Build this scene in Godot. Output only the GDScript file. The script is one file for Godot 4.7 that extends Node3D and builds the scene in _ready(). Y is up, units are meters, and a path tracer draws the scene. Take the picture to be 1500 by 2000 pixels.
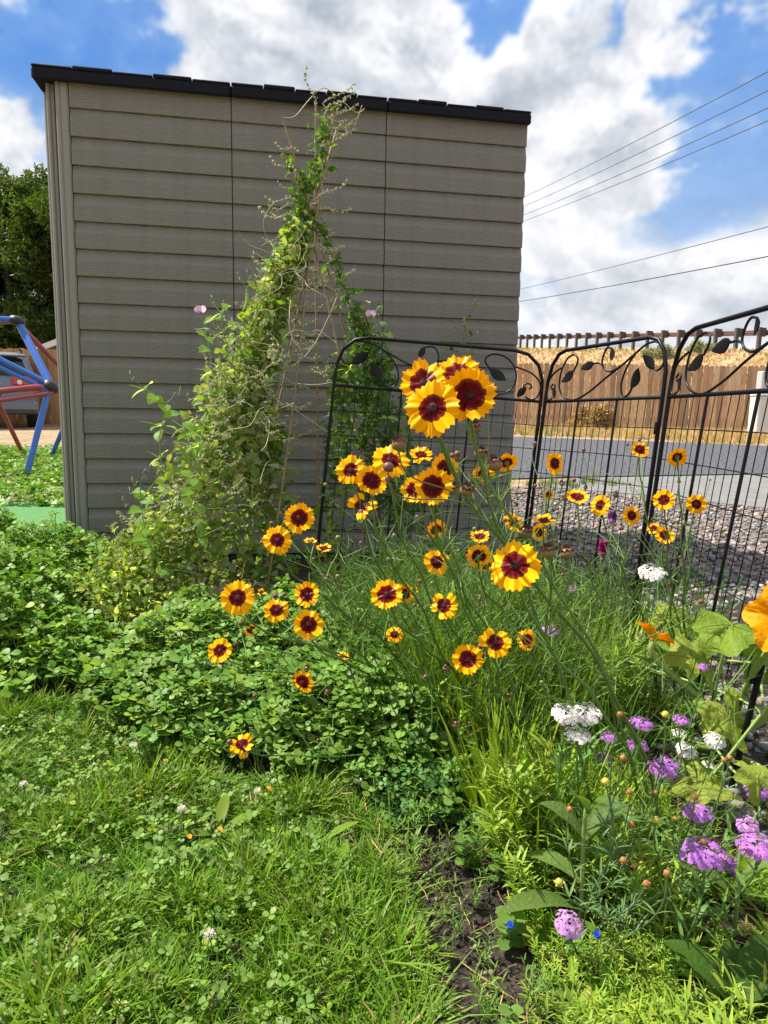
extends Node3D

var rng := RandomNumberGenerator.new()
var M := {}
var used := {}

# ---------------------------------------------------------------- mesh builder
class MB:
	var v := PackedVector3Array()
	var c := PackedColorArray()
	var uv := PackedVector2Array()
	var idx := PackedInt32Array()
	var colored := false
	func add(p: Vector3, col := Color.WHITE) -> int:
		v.append(p); c.append(col); uv.append(Vector2(p.x, p.y))
		return v.size() - 1
	func tri(a: int, b: int, d: int) -> void:
		idx.append(a); idx.append(d); idx.append(b)
	func quad(a: int, b: int, d: int, e: int) -> void:
		tri(a, b, d); tri(a, d, e)
	func face4(p: Vector3, q: Vector3, r: Vector3, s: Vector3, col := Color.WHITE) -> void:
		var a := add(p, col); var b := add(q, col); var d := add(r, col); var e := add(s, col)
		quad(a, b, d, e)
	func tube(pts: Array, radii: Array, sides := 5, col := Color.WHITE, cap := true) -> void:
		var n := pts.size()
		if n < 2: return
		var t: Vector3 = (pts[1] - pts[0]).normalized()
		var side := t.cross(Vector3.UP)
		if side.length() < 0.1: side = t.cross(Vector3.RIGHT)
		side = side.normalized()
		var first := v.size()
		for i in n:
			var a: Vector3 = pts[max(i - 1, 0)]
			var b: Vector3 = pts[min(i + 1, n - 1)]
			t = (b - a).normalized()
			side = (side - t * side.dot(t)).normalized()
			var o := t.cross(side)
			var r: float = radii[min(i, radii.size() - 1)]
			for k in sides:
				var w := TAU * k / sides
				add(pts[i] + (side * cos(w) + o * sin(w)) * r, col)
		for i in n - 1:
			for k in sides:
				var k2 := (k + 1) % sides
				var a := first + i * sides
				quad(a + k, a + k2, a + sides + k2, a + sides + k)
		if cap:
			for e in [0, n - 1]:
				var m := add(pts[e], col)
				var b: int = first + e * sides
				for k in sides:
					var k2 := (k + 1) % sides
					if e == 0: tri(m, b + k2, b + k)
					else: tri(m, b + k, b + k2)
	func box(lo: Vector3, hi: Vector3, col := Color.WHITE, xf := Transform3D.IDENTITY, bev := 0.0) -> void:
		var ce := (lo + hi) * 0.5
		var h := (hi - lo) * 0.5
		var bv: float = min(bev, min(h.x, min(h.y, h.z)) * 0.9)
		if bv <= 0.0:
			for ax in 3:
				for s in [-1.0, 1.0]:
					var n := Vector3.ZERO; n[ax] = s
					var u := Vector3.ZERO; u[(ax + 1) % 3] = 1.0
					var w := n.cross(u)
					var f := ce + n * h
					face4(xf * (f - u * h - w * h), xf * (f + u * h - w * h), xf * (f + u * h + w * h), xf * (f - u * h + w * h), col)
			return
		var ids := {}
		for ax in 3:
			for s in [-1, 1]:
				var n := Vector3.ZERO; n[ax] = s
				var q := []
				var ax1 := (ax + 1) % 3
				var ax2 := (ax + 2) % 3
				var ring := [[-1, -1], [1, -1], [1, 1], [-1, 1]] if s > 0 else [[-1, -1], [-1, 1], [1, 1], [1, -1]]
				for r in ring:
					var p := ce
					p[ax] += s * h[ax]
					p[ax1] += r[0] * (h[ax1] - bv)
					p[ax2] += r[1] * (h[ax2] - bv)
					var sg := Vector3i.ZERO
					sg[ax] = s; sg[ax1] = r[0]; sg[ax2] = r[1]
					ids[[ax, sg]] = p
					q.append(xf * p)
				face4(q[0], q[1], q[2], q[3], col)
		for ax in 3:
			var a1 := (ax + 1) % 3
			var a2 := (ax + 2) % 3
			for s1 in [-1, 1]:
				for s2 in [-1, 1]:
					var g1 := Vector3i.ZERO; g1[a1] = s1; g1[a2] = s2; g1[ax] = -1
					var g2 := g1; g2[ax] = 1
					var p: Vector3 = xf * ids[[a1, g1]]; var q: Vector3 = xf * ids[[a1, g2]]
					var r: Vector3 = xf * ids[[a2, g2]]; var t: Vector3 = xf * ids[[a2, g1]]
					if s1 * s2 > 0: face4(t, r, q, p, col)
					else: face4(p, q, r, t, col)
		for sx in [-1, 1]:
			for sy in [-1, 1]:
				for sz in [-1, 1]:
					var g := Vector3i(sx, sy, sz)
					var a := add(xf * ids[[0, g]], col); var b := add(xf * ids[[1, g]], col); var d := add(xf * ids[[2, g]], col)
					if sx * sy * sz > 0: tri(a, b, d)
					else: tri(a, d, b)
	# a leaf blade: three points across each row, folded along the midrib and bent along its length
	func blade(base: Vector3, fwd: Vector3, up: Vector3, length: float, width: float, prof: Array, bend := 0.0, fold := 0.15, col := Color.WHITE, wave := 0.0) -> void:
		fwd = fwd.normalized()
		var side := fwd.cross(up).normalized()
		up = side.cross(fwd).normalized()
		var n := prof.size()
		var first := v.size()
		var p := base
		var ang := 0.0
		for i in n:
			var f := fwd * cos(ang) - up * sin(ang)
			var u := up * cos(ang) + fwd * sin(ang)
			var w: float = prof[i] * width * 0.5
			var wv := wave * width * sin(i * 2.1 + 0.7)
			add(p - side * w + u * (w * fold + wv), col)
			add(p, col)
			add(p + side * w + u * (w * fold - wv), col)
			p += f * (length / (n - 1))
			ang += bend / (n - 1)
		for i in n - 1:
			var a := first + i * 3
			quad(a, a + 1, a + 4, a + 3)
			quad(a + 1, a + 2, a + 5, a + 4)
	func ball(ce: Vector3, r: Vector3, seg := 8, rings := 5, col := Color.WHITE, bas := Basis.IDENTITY) -> void:
		var first := v.size()
		for i in rings + 1:
			var th := PI * i / rings
			for k in seg:
				var ph := TAU * k / seg
				add(ce + bas * (Vector3(sin(th) * cos(ph), cos(th), sin(th) * sin(ph)) * r), col)
		for i in rings:
			for k in seg:
				var k2 := (k + 1) % seg
				var a := first + i * seg
				if i > 0: tri(a + k, a + k2, a + seg + k)
				if i < rings - 1: tri(a + k2, a + seg + k2, a + seg + k)
	# a polygon outline (2D, counter-clockwise) pushed from z0 to z1
	func prism(poly: PackedVector2Array, z0: float, z1: float, xf := Transform3D.IDENTITY, col := Color.WHITE) -> void:
		var t := Geometry2D.triangulate_polygon(poly)
		var front := []
		var back := []
		for p in poly:
			front.append(add(xf * Vector3(p.x, p.y, z1), col))
		for p in poly:
			back.append(add(xf * Vector3(p.x, p.y, z0), col))
		var flip := Geometry2D.is_polygon_clockwise(poly)
		for i in range(0, t.size(), 3):
			var a: Vector2 = poly[t[i]]; var b: Vector2 = poly[t[i + 1]]; var d: Vector2 = poly[t[i + 2]]
			var ccw := (b - a).cross(d - a) > 0.0
			if ccw:
				tri(front[t[i]], front[t[i + 1]], front[t[i + 2]]); tri(back[t[i]], back[t[i + 2]], back[t[i + 1]])
			else:
				tri(front[t[i]], front[t[i + 2]], front[t[i + 1]]); tri(back[t[i]], back[t[i + 1]], back[t[i + 2]])
		var n := poly.size()
		for i in n:
			var j := (i + 1) % n
			var a := Vector3(poly[i].x, poly[i].y, z0); var b := Vector3(poly[j].x, poly[j].y, z0)
			var d := Vector3(poly[j].x, poly[j].y, z1); var e := Vector3(poly[i].x, poly[i].y, z1)
			if flip: face4(xf * b, xf * a, xf * e, xf * d, col)
			else: face4(xf * a, xf * b, xf * d, xf * e, col)
	func mesh(mat: Material = null) -> ArrayMesh:
		var nrm := PackedVector3Array()
		nrm.resize(v.size())
		for i in range(0, idx.size(), 3):
			var a := idx[i]; var b := idx[i + 1]; var d := idx[i + 2]
			var f := (v[d] - v[a]).cross(v[b] - v[a])
			nrm[a] += f; nrm[b] += f; nrm[d] += f
		for i in nrm.size():
			nrm[i] = nrm[i].normalized() if nrm[i].length_squared() > 1e-20 else Vector3.UP
		var arr := []
		arr.resize(Mesh.ARRAY_MAX)
		arr[Mesh.ARRAY_VERTEX] = v
		arr[Mesh.ARRAY_NORMAL] = nrm
		arr[Mesh.ARRAY_COLOR] = c
		arr[Mesh.ARRAY_TEX_UV] = uv
		arr[Mesh.ARRAY_INDEX] = idx
		var m := ArrayMesh.new()
		m.add_surface_from_arrays(Mesh.PRIMITIVE_TRIANGLES, arr)
		if mat: m.surface_set_material(0, mat)
		return m

# ---------------------------------------------------------------- scene helpers
func numbered(called: String) -> String:
	var k: int = used.get(called, 0)
	used[called] = k + 1
	return called if k == 0 else "%s_%03d" % [called, k]

func thing(called: String, label: String, category: String, at := Vector3.ZERO, group := "") -> Node3D:
	var o := Node3D.new()
	o.name = numbered(called)
	add_child(o)
	o.position = at
	o.set_meta("label", label); o.set_meta("category", category)
	if group: o.set_meta("group", group)
	return o

func part(called: String, mesh: Mesh, parent: Node3D, xf := Transform3D.IDENTITY) -> MeshInstance3D:
	var o := MeshInstance3D.new()
	o.name = called
	o.mesh = mesh
	o.transform = xf
	parent.add_child(o, true)
	return o

func single(called: String, mesh: Mesh, label: String, category: String, xf := Transform3D.IDENTITY, group := "") -> MeshInstance3D:
	var o := part(numbered(called), mesh, self, xf)
	o.set_meta("label", label); o.set_meta("category", category)
	if group: o.set_meta("group", group)
	return o

func structure(called: String, mesh: Mesh, label: String, category: String, xf := Transform3D.IDENTITY) -> MeshInstance3D:
	var o := single(called, mesh, label, category, xf)
	o.set_meta("kind", "structure")
	return o

func scatter(called: String, mesh: Mesh, xfs: Array, cols: Array, parent: Node = self) -> MultiMeshInstance3D:
	var mm := MultiMesh.new()
	mm.transform_format = MultiMesh.TRANSFORM_3D
	mm.use_colors = not cols.is_empty()
	mm.mesh = mesh
	mm.instance_count = xfs.size()
	var step := 16 if mm.use_colors else 12
	var buf := PackedFloat32Array()
	buf.resize(xfs.size() * step)
	for i in xfs.size():
		var t: Transform3D = xfs[i]
		var k := i * step
		for r in 3:
			buf[k + r * 4] = t.basis.x[r]; buf[k + r * 4 + 1] = t.basis.y[r]
			buf[k + r * 4 + 2] = t.basis.z[r]; buf[k + r * 4 + 3] = t.origin[r]
		if step == 16:
			var q: Color = cols[i]
			buf[k + 12] = q.r; buf[k + 13] = q.g; buf[k + 14] = q.b; buf[k + 15] = 1.0
	mm.buffer = buf
	var o := MultiMeshInstance3D.new()
	o.name = numbered(called) if parent == self else called
	o.multimesh = mm
	o.set_meta("kind", "stuff")
	parent.add_child(o, true)
	return o

func stuff(o: Node, label: String, category: String) -> void:
	o.set_meta("label", label); o.set_meta("category", category); o.set_meta("kind", "stuff")

func rf(a: float, b: float) -> float: return rng.randf_range(a, b)

func rdir() -> Vector3:
	var z := rf(-1, 1); var a := rf(0, TAU); var r := sqrt(1 - z * z)
	return Vector3(r * cos(a), z, r * sin(a))

# y of the basis along n, turned by a about it
func along(n: Vector3, a := 0.0) -> Basis:
	n = n.normalized()
	var x := n.cross(Vector3(0.123, 0.2, 0.97))
	if x.length() < 0.05: x = n.cross(Vector3.RIGHT)
	x = x.normalized()
	return Basis(x, n, x.cross(n)).rotated(n, a)

func bez(a: Vector3, b: Vector3, c: Vector3, d: Vector3, n: int) -> Array:
	var out := []
	for i in n + 1:
		out.append(a.bezier_interpolate(b, c, d, float(i) / n))
	return out

func smooth_path(p: Array, per := 4) -> Array:
	var out := []
	for i in p.size() - 1:
		var a: Vector3 = p[max(i - 1, 0)]; var b: Vector3 = p[i]; var c: Vector3 = p[i + 1]; var d: Vector3 = p[min(i + 2, p.size() - 1)]
		for k in per:
			out.append(b.cubic_interpolate(c, a, d, float(k) / per))
	out.append(p[p.size() - 1])
	return out

func inside(poly: PackedVector2Array, x: float, z: float) -> bool:
	return Geometry2D.is_point_in_polygon(Vector2(x, z), poly)

func rise(z: float) -> float: return 0.02 * clampf(-z - 8.0, 0.0, 14.0)

func lin(r: float, g: float, b: float) -> Color: return Color(r, g, b).linear_to_srgb()

func vary(col: Color, amt := 0.2, hue := 0.1) -> Color:
	var k := 1.0 + rf(-amt, amt)
	return Color(col.r * k * (1 + rf(-hue, hue)), col.g * k, col.b * k * (1 + rf(-hue, hue)))

# ---------------------------------------------------------------- materials
func noise_image(seed_: int, freq: float, octaves := 4, size := 256, type := FastNoiseLite.TYPE_SIMPLEX_SMOOTH) -> Image:
	var f := FastNoiseLite.new()
	f.seed = seed_; f.noise_type = type; f.frequency = freq; f.fractal_octaves = octaves
	var im := f.get_seamless_image(size, size)
	im.convert(Image.FORMAT_RGB8)
	return im

func ramp_tex(im: Image, lo: Color, hi: Color, mid = null) -> ImageTexture:
	var g := im.duplicate()
	var w: int = g.get_width()
	var d: PackedByteArray = g.get_data()
	for i in range(0, d.size(), 3):
		var t := d[i] / 255.0
		var q: Color
		if mid == null: q = lo.lerp(hi, t)
		else: q = lo.lerp(mid, t * 2.0) if t < 0.5 else mid.lerp(hi, t * 2.0 - 1.0)
		d[i] = int(clampf(q.r, 0, 1) * 255); d[i + 1] = int(clampf(q.g, 0, 1) * 255); d[i + 2] = int(clampf(q.b, 0, 1) * 255)
	var o := Image.create_from_data(w, g.get_height(), false, Image.FORMAT_RGB8, d)
	o.generate_mipmaps()
	return ImageTexture.create_from_image(o)

func normal_tex(im: Image, strength: float) -> ImageTexture:
	var g: Image = im.duplicate()
	g.bump_map_to_normal_map(strength)
	return ImageTexture.create_from_image(g)

func mat(col: Color, rough := 0.7) -> StandardMaterial3D:
	var m := StandardMaterial3D.new()
	m.albedo_color = col
	m.roughness = rough
	return m

func tri_tex(m: StandardMaterial3D, scale: Vector3, world := true) -> StandardMaterial3D:
	m.uv1_triplanar = true
	m.uv1_world_triplanar = world
	m.uv1_scale = scale
	return m

func leaf_mat(rough := 0.5, back := 0.9, spec := 0.5) -> StandardMaterial3D:
	var m := mat(Color.WHITE, rough)
	m.vertex_color_use_as_albedo = true
	m.metallic_specular = spec
	m.cull_mode = BaseMaterial3D.CULL_DISABLED
	m.backlight_enabled = true
	m.backlight = Color(back * 0.95, back, back * 0.45)
	return m

func make_materials() -> void:
	var grain := noise_image(11, 0.02, 5)
	var fine := noise_image(12, 0.06, 4)
	var coarse := noise_image(13, 0.008, 5)
	# shed plastic siding with pressed wood grain
	var s := mat(Color.WHITE, 0.62)
	s.albedo_texture = ramp_tex(grain, lin(0.152, 0.145, 0.125), lin(0.240, 0.229, 0.200))
	s.normal_enabled = true; s.normal_texture = normal_tex(grain, 14.0); s.normal_scale = 1.3
	M.siding = tri_tex(s, Vector3(3.2, 42.0, 3.2))
	var tr := mat(Color.WHITE, 0.55)
	tr.albedo_texture = ramp_tex(fine, lin(0.215, 0.204, 0.178), lin(0.25, 0.238, 0.208))
	tr.normal_enabled = true; tr.normal_texture = normal_tex(fine, 2.0); tr.normal_scale = 0.4
	M.trim = tri_tex(tr, Vector3(9, 9, 9))
	var ro := mat(Color.WHITE, 0.75); ro.metallic_specular = 0.2
	ro.albedo_texture = ramp_tex(fine, lin(0.009, 0.010, 0.015), lin(0.02, 0.022, 0.03))
	ro.normal_enabled = true; ro.normal_texture = normal_tex(fine, 5.0)
	M.roof = tri_tex(ro, Vector3(14, 14, 14))
	M.black_plastic = mat(lin(0.012, 0.012, 0.013), 0.5)
	# painted iron of the garden fence
	var ir := mat(lin(0.007, 0.007, 0.009), 0.36); ir.metallic_specular = 0.35
	ir.normal_enabled = true; ir.normal_texture = normal_tex(fine, 2.0); ir.normal_scale = 0.35
	M.iron = tri_tex(ir, Vector3(25, 25, 25))
	# soil, gravel bed, road, concrete, dry ground
	var so := mat(Color.WHITE, 0.95)
	so.albedo_texture = ramp_tex(noise_image(21, 0.05, 5), lin(0.012, 0.008, 0.006), lin(0.075, 0.052, 0.036), lin(0.03, 0.02, 0.014))
	so.normal_enabled = true; so.normal_texture = normal_tex(noise_image(22, 0.07, 5), 12.0)
	M.soil = tri_tex(so, Vector3(3.1, 3.1, 3.1))
	var gr := mat(Color.WHITE, 0.95)
	gr.albedo_texture = ramp_tex(noise_image(23, 0.06, 4), lin(0.05, 0.045, 0.042), lin(0.25, 0.2, 0.18))
	M.grit = tri_tex(gr, Vector3(2.3, 2.3, 2.3))
	var rd := mat(Color.WHITE, 0.9)
	rd.albedo_texture = ramp_tex(noise_image(24, 0.09, 5), lin(0.05, 0.052, 0.062), lin(0.11, 0.112, 0.125))
	rd.normal_enabled = true; rd.normal_texture = normal_tex(noise_image(25, 0.1, 3), 6.0)
	M.asphalt = tri_tex(rd, Vector3(0.45, 0.45, 0.45))
	var co := mat(Color.WHITE, 0.9)
	co.albedo_texture = ramp_tex(noise_image(26, 0.03, 5), lin(0.135, 0.133, 0.13), lin(0.20, 0.196, 0.19))
	M.concrete = tri_tex(co, Vector3(0.6, 0.6, 0.6))
	var dg := mat(Color.WHITE, 0.95)
	dg.albedo_texture = ramp_tex(noise_image(27, 0.02, 5), lin(0.20, 0.135, 0.075), lin(0.42, 0.30, 0.16))
	dg.normal_enabled = true; dg.normal_texture = normal_tex(noise_image(28, 0.06, 4), 6.0)
	M.dry_ground = tri_tex(dg, Vector3(0.35, 0.35, 0.35))
	var em := mat(Color.WHITE, 0.95)
	em.albedo_texture = ramp_tex(noise_image(29, 0.014, 5), lin(0.31, 0.165, 0.075), lin(0.44, 0.33, 0.17), lin(0.40, 0.25, 0.12))
	em.normal_enabled = true; em.normal_texture = normal_tex(noise_image(30, 0.05, 5), 8.0)
	M.embankment = tri_tex(em, Vector3(0.07, 0.07, 0.07))
	var tf := mat(Color.WHITE, 0.9)
	tf.albedo_texture = ramp_tex(noise_image(31, 0.1, 3), lin(0.06, 0.22, 0.05), lin(0.15, 0.37, 0.11))
	tf.normal_enabled = true; tf.normal_texture = normal_tex(noise_image(32, 0.12, 2), 10.0)
	M.turf = tri_tex(tf, Vector3(3.7, 3.7, 3.7))
	# cedar boards, a few tones
	for k in 4:
		var wd := mat(Color.WHITE, 0.85)
		var t: float = [0.66, 0.95, 1.15, 0.8][k]
		var r: float = [1.0, 1.05, 0.98, 1.12][k]
		wd.albedo_texture = ramp_tex(noise_image(40 + k, 0.03, 5), lin(0.41 * t * r, 0.24 * t, 0.12 * t), lin(0.76 * t * r, 0.53 * t, 0.33 * t))
		M["cedar%d" % k] = tri_tex(wd, Vector3(4.0, 0.35, 4.0))
		var wl := mat(Color.WHITE, 0.85)
		wl.albedo_texture = ramp_tex(noise_image(40 + k, 0.03, 5), lin(0.30 * t * r, 0.155 * t, 0.06 * t), lin(0.52 * t * r, 0.31 * t, 0.14 * t))
		M["pine%d" % k] = tri_tex(wl, Vector3(4.0, 0.35, 4.0))
	var gp := mat(Color.WHITE, 0.9)
	gp.albedo_texture = ramp_tex(noise_image(50, 0.04, 4), lin(0.05, 0.042, 0.035), lin(0.12, 0.10, 0.085))
	M.post = tri_tex(gp, Vector3(1.5, 0.6, 1.5))
	var rs := mat(Color.WHITE, 0.7)
	rs.albedo_texture = ramp_tex(noise_image(51, 0.04, 4), lin(0.07, 0.028, 0.02), lin(0.16, 0.07, 0.05))
	M.rust = tri_tex(rs, Vector3(0.5, 2, 0.5))
	# bamboo and dry stems
	var bb := mat(Color.WHITE, 0.6)
	bb.albedo_texture = ramp_tex(noise_image(52, 0.03, 4), lin(0.20, 0.125, 0.06), lin(0.40, 0.29, 0.16))
	M.bamboo = tri_tex(bb, Vector3(20, 3, 20))
	M.twine = mat(lin(0.42, 0.36, 0.24), 0.9)
	M.dry_stem = mat(lin(0.40, 0.34, 0.18), 0.8)
	M.dry_stem.vertex_color_use_as_albedo = true
	M.leaf = leaf_mat(0.45, 1.0, 0.25)
	M.grass = leaf_mat(0.4, 0.75, 0.3)
	M.clover = leaf_mat(0.45, 0.8, 0.3)
	M.petal = leaf_mat(0.36, 0.55, 0.22)
	M.petal.backlight = Color(0.6, 0.5, 0.25)
	M.soft_petal = leaf_mat(0.6, 0.7, 0.3)
	M.soft_petal.backlight = Color(0.7, 0.6, 0.7)
	M.stem = mat(Color.WHITE, 0.5); M.stem.vertex_color_use_as_albedo = true
	M.bark = mat(lin(0.05, 0.042, 0.035), 0.95)
	var pb := mat(lin(0.014, 0.115, 0.46), 0.3); pb.clearcoat_enabled = true; pb.clearcoat = 0.4
	M.blue_paint = pb
	var pr := mat(lin(0.30, 0.03, 0.055), 0.32); pr.clearcoat_enabled = true; pr.clearcoat = 0.4
	M.red_paint = pr
	var cp := mat(lin(0.11, 0.13, 0.16), 0.35); cp.metallic = 0.3; cp.clearcoat_enabled = true; cp.clearcoat = 0.8
	M.car_paint = cp
	M.car_glass = mat(lin(0.008, 0.01, 0.012), 0.06)
	M.car_grey = mat(lin(0.035, 0.037, 0.04), 0.5)
	M.tyre = mat(lin(0.012, 0.012, 0.012), 0.85)
	M.chrome = mat(lin(0.6, 0.6, 0.62), 0.2); M.chrome.metallic = 0.9
	M.tail_red = mat(lin(0.45, 0.008, 0.01), 0.12); M.tail_red.clearcoat_enabled = true
	M.white_metal = mat(lin(0.62, 0.62, 0.58), 0.5)
	M.grey_metal = mat(lin(0.42, 0.43, 0.42), 0.5)
	M.orange_label = mat(lin(0.6, 0.2, 0.08), 0.6)
	M.house_wall = mat(lin(0.05, 0.045, 0.04), 0.9)
	M.house_roof = mat(lin(0.22, 0.22, 0.23), 0.85)
	M.fascia = mat(lin(0.62, 0.62, 0.6), 0.7)
	M.wire = mat(lin(0.03, 0.03, 0.035), 0.6)

# ---------------------------------------------------------------- sky
func smooth(a: float, b: float, x: float) -> float:
	var t := clampf((x - a) / (b - a), 0.0, 1.0)
	return t * t * (3.0 - 2.0 * t)

func make_sky() -> PanoramaSkyMaterial:
	var w := 1536
	var h := 768
	var im := Image.create_empty(w, h, false, Image.FORMAT_RGB8)
	var big := FastNoiseLite.new()
	big.seed = 7; big.frequency = 1.55; big.fractal_octaves = 6; big.fractal_gain = 0.53; big.noise_type = FastNoiseLite.TYPE_SIMPLEX_SMOOTH
	big.domain_warp_enabled = true; big.domain_warp_amplitude = 0.28; big.domain_warp_frequency = 1.4; big.domain_warp_fractal_octaves = 4
	var tone := FastNoiseLite.new()
	tone.seed = 19; tone.frequency = 2.6; tone.fractal_octaves = 5; tone.fractal_gain = 0.55
	# where the cloud banks and the blue gaps stand: direction, spread, how much cloud
	var bank := [[Vector3(-0.364, 0.389, -0.847), 0.097, -1.30], [Vector3(-0.324, 0.358, -0.876), 0.060, -0.60], [Vector3(-0.275, 0.425, -0.863), 0.045, -0.30], [Vector3(-0.404, 0.414, -0.815), 0.045, -0.70], [Vector3(-0.431, 0.340, -0.836), 0.045, 0.90], [Vector3(-0.413, 0.303, -0.859), 0.030, -0.50], [Vector3(-0.435, 0.276, -0.857), 0.037, 0.60], [Vector3(-0.208, 0.433, -0.877), 0.127, 0.80], [Vector3(-0.072, 0.416, -0.907), 0.142, 0.80], [Vector3(0.055, 0.379, -0.924), 0.112, 0.80], [Vector3(-0.124, 0.458, -0.880), 0.112, 0.60], [Vector3(0.125, 0.450, -0.884), 0.049, -1.50], [Vector3(0.169, 0.426, -0.889), 0.030, 0.50], [Vector3(0.231, 0.417, -0.879), 0.046, -1.10], [Vector3(0.207, 0.456, -0.866), 0.045, 0.30], [Vector3(0.301, 0.437, -0.847), 0.067, 0.50], [Vector3(0.384, 0.382, -0.841), 0.075, -1.00], [Vector3(0.202, 0.343, -0.917), 0.119, 0.80], [Vector3(0.293, 0.351, -0.889), 0.090, 0.60], [Vector3(0.394, 0.320, -0.862), 0.060, 0.20], [Vector3(0.397, 0.258, -0.881), 0.067, -0.90], [Vector3(0.327, 0.258, -0.909), 0.060, -0.50], [Vector3(0.249, 0.216, -0.944), 0.052, 0.10], [Vector3(0.447, 0.203, -0.871), 0.045, -0.30], [Vector3(0.269, 0.146, -0.952), 0.067, 0.60], [Vector3(0.386, 0.160, -0.908), 0.082, 0.70], [Vector3(0.458, 0.132, -0.879), 0.067, 0.60], [Vector3(0.330, 0.200, -0.923), 0.045, -0.20], [Vector3(0.196, 0.167, -0.966), 0.037, -0.30]]
	for b in bank: b[0] = b[0].normalized()
	var sunward := Vector3(-0.64, 1.0, -0.21).normalized()
	for y in h:
		var th := PI * (y + 0.5) / h
		var el := PI * 0.5 - th
		var below := el < -0.06
		for x in w:
			var q: Color
			if below:
				q = Color(0.46, 0.44, 0.38)
			else:
				var ph := TAU * (x + 0.5) / w
				var d := Vector3(sin(ph) * sin(th), cos(th), -cos(ph) * sin(th))
				var up: float = max(d.y, 0.0)
				var blue := Color(0.70, 0.81, 0.94).lerp(Color(0.34, 0.56, 0.87), smooth(0.05, 0.46, up)).lerp(Color(0.25, 0.46, 0.79), smooth(0.45, 0.95, up))
				var sp := Vector3(d.x, d.y * 1.9, d.z) * (1.0 + 0.25 / (up + 0.3))
				var n := big.get_noise_3dv(sp)
				var n2 := tone.get_noise_3dv(sp * 1.6 + Vector3(3, 1, 5))
				var cov := 0.40 + n * 0.66
				var dw := (d + Vector3(n2, n, tone.get_noise_3dv(sp * 1.6 + Vector3(9, 4, 1))) * 0.11).normalized()
				for b in bank:
					var dd: float = 1.0 - dw.dot(b[0])
					var s2: float = b[1] * b[1] * 0.5
					if dd < s2 * 5.0: cov += (b[2] if b[2] > 0.0 else b[2] * 1.0) * exp(-dd / s2)
				var a := smooth(-0.3, 0.5, cov)
				a = max(a, 0.24 * smooth(-1.6, 0.2, cov))
				var n3 := big.get_noise_3dv(sp + sunward * 0.09)
				var light := clampf(0.84 + (n - n3) * 1.4 + n2 * 0.5 - smooth(0.45, 1.5, cov) * 0.28, 0.0, 1.0)
				var cl := Color(0.68, 0.72, 0.77).lerp(Color(0.99, 0.99, 1.0), light)
				q = blue.lerp(cl, a)
			im.set_pixel(x, y, q)
	var m := PanoramaSkyMaterial.new()
	m.panorama = ImageTexture.create_from_image(im)
	return m

func setup_view() -> void:
	var cam := Camera3D.new()
	cam.name = "camera"
	cam.fov = 73.46
	cam.near = 0.05; cam.far = 900.0
	cam.position = Vector3(0, 0.7, 0)
	cam.rotation = Vector3(deg_to_rad(-8.6), 0, 0)
	cam.rotate_object_local(Vector3.BACK, deg_to_rad(1.05))
	add_child(cam)
	cam.current = true
	var env := Environment.new()
	env.background_mode = Environment.BG_SKY
	env.sky = Sky.new()
	env.sky.sky_material = make_sky()
	env.background_energy_multiplier = 0.57
	env.tonemap_mode = Environment.TONE_MAPPER_LINEAR
	env.tonemap_exposure = 1.88
	env.sdfgi_enabled = true; env.ssao_enabled = true; env.ssil_enabled = true
	var we := WorldEnvironment.new()
	we.name = "world_environment"
	we.environment = env
	add_child(we)
	var sun := DirectionalLight3D.new()
	sun.name = "sun"
	sun.light_energy = 1.6
	sun.light_color = Color(1.0, 0.975, 0.93)
	sun.light_angular_distance = 0.55
	sun.shadow_enabled = true
	add_child(sun)
	sun.look_at_from_position(Vector3.ZERO, Vector3(0.64, -1.0, 0.21), Vector3.UP)

# ---------------------------------------------------------------- ground
func sheet(poly: Array, y: float, follow := false) -> ArrayMesh:
	var mb := MB.new()
	var p2 := PackedVector2Array()
	for p in poly: p2.append(Vector2(p[0], p[1]))
	var t := Geometry2D.triangulate_polygon(p2)
	for p in p2: mb.add(Vector3(p.x, y + (rise(p.y) if follow else 0.0), p.y))
	for i in range(0, t.size(), 3):
		var a := p2[t[i]]; var b := p2[t[i + 1]]; var d := p2[t[i + 2]]
		if (b - a).cross(d - a) < 0: mb.tri(t[i], t[i + 1], t[i + 2])
		else: mb.tri(t[i], t[i + 2], t[i + 1])
	return mb.mesh()

func with_mat(m: ArrayMesh, q: Material) -> ArrayMesh:
	m.surface_set_material(0, q)
	return m

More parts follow.
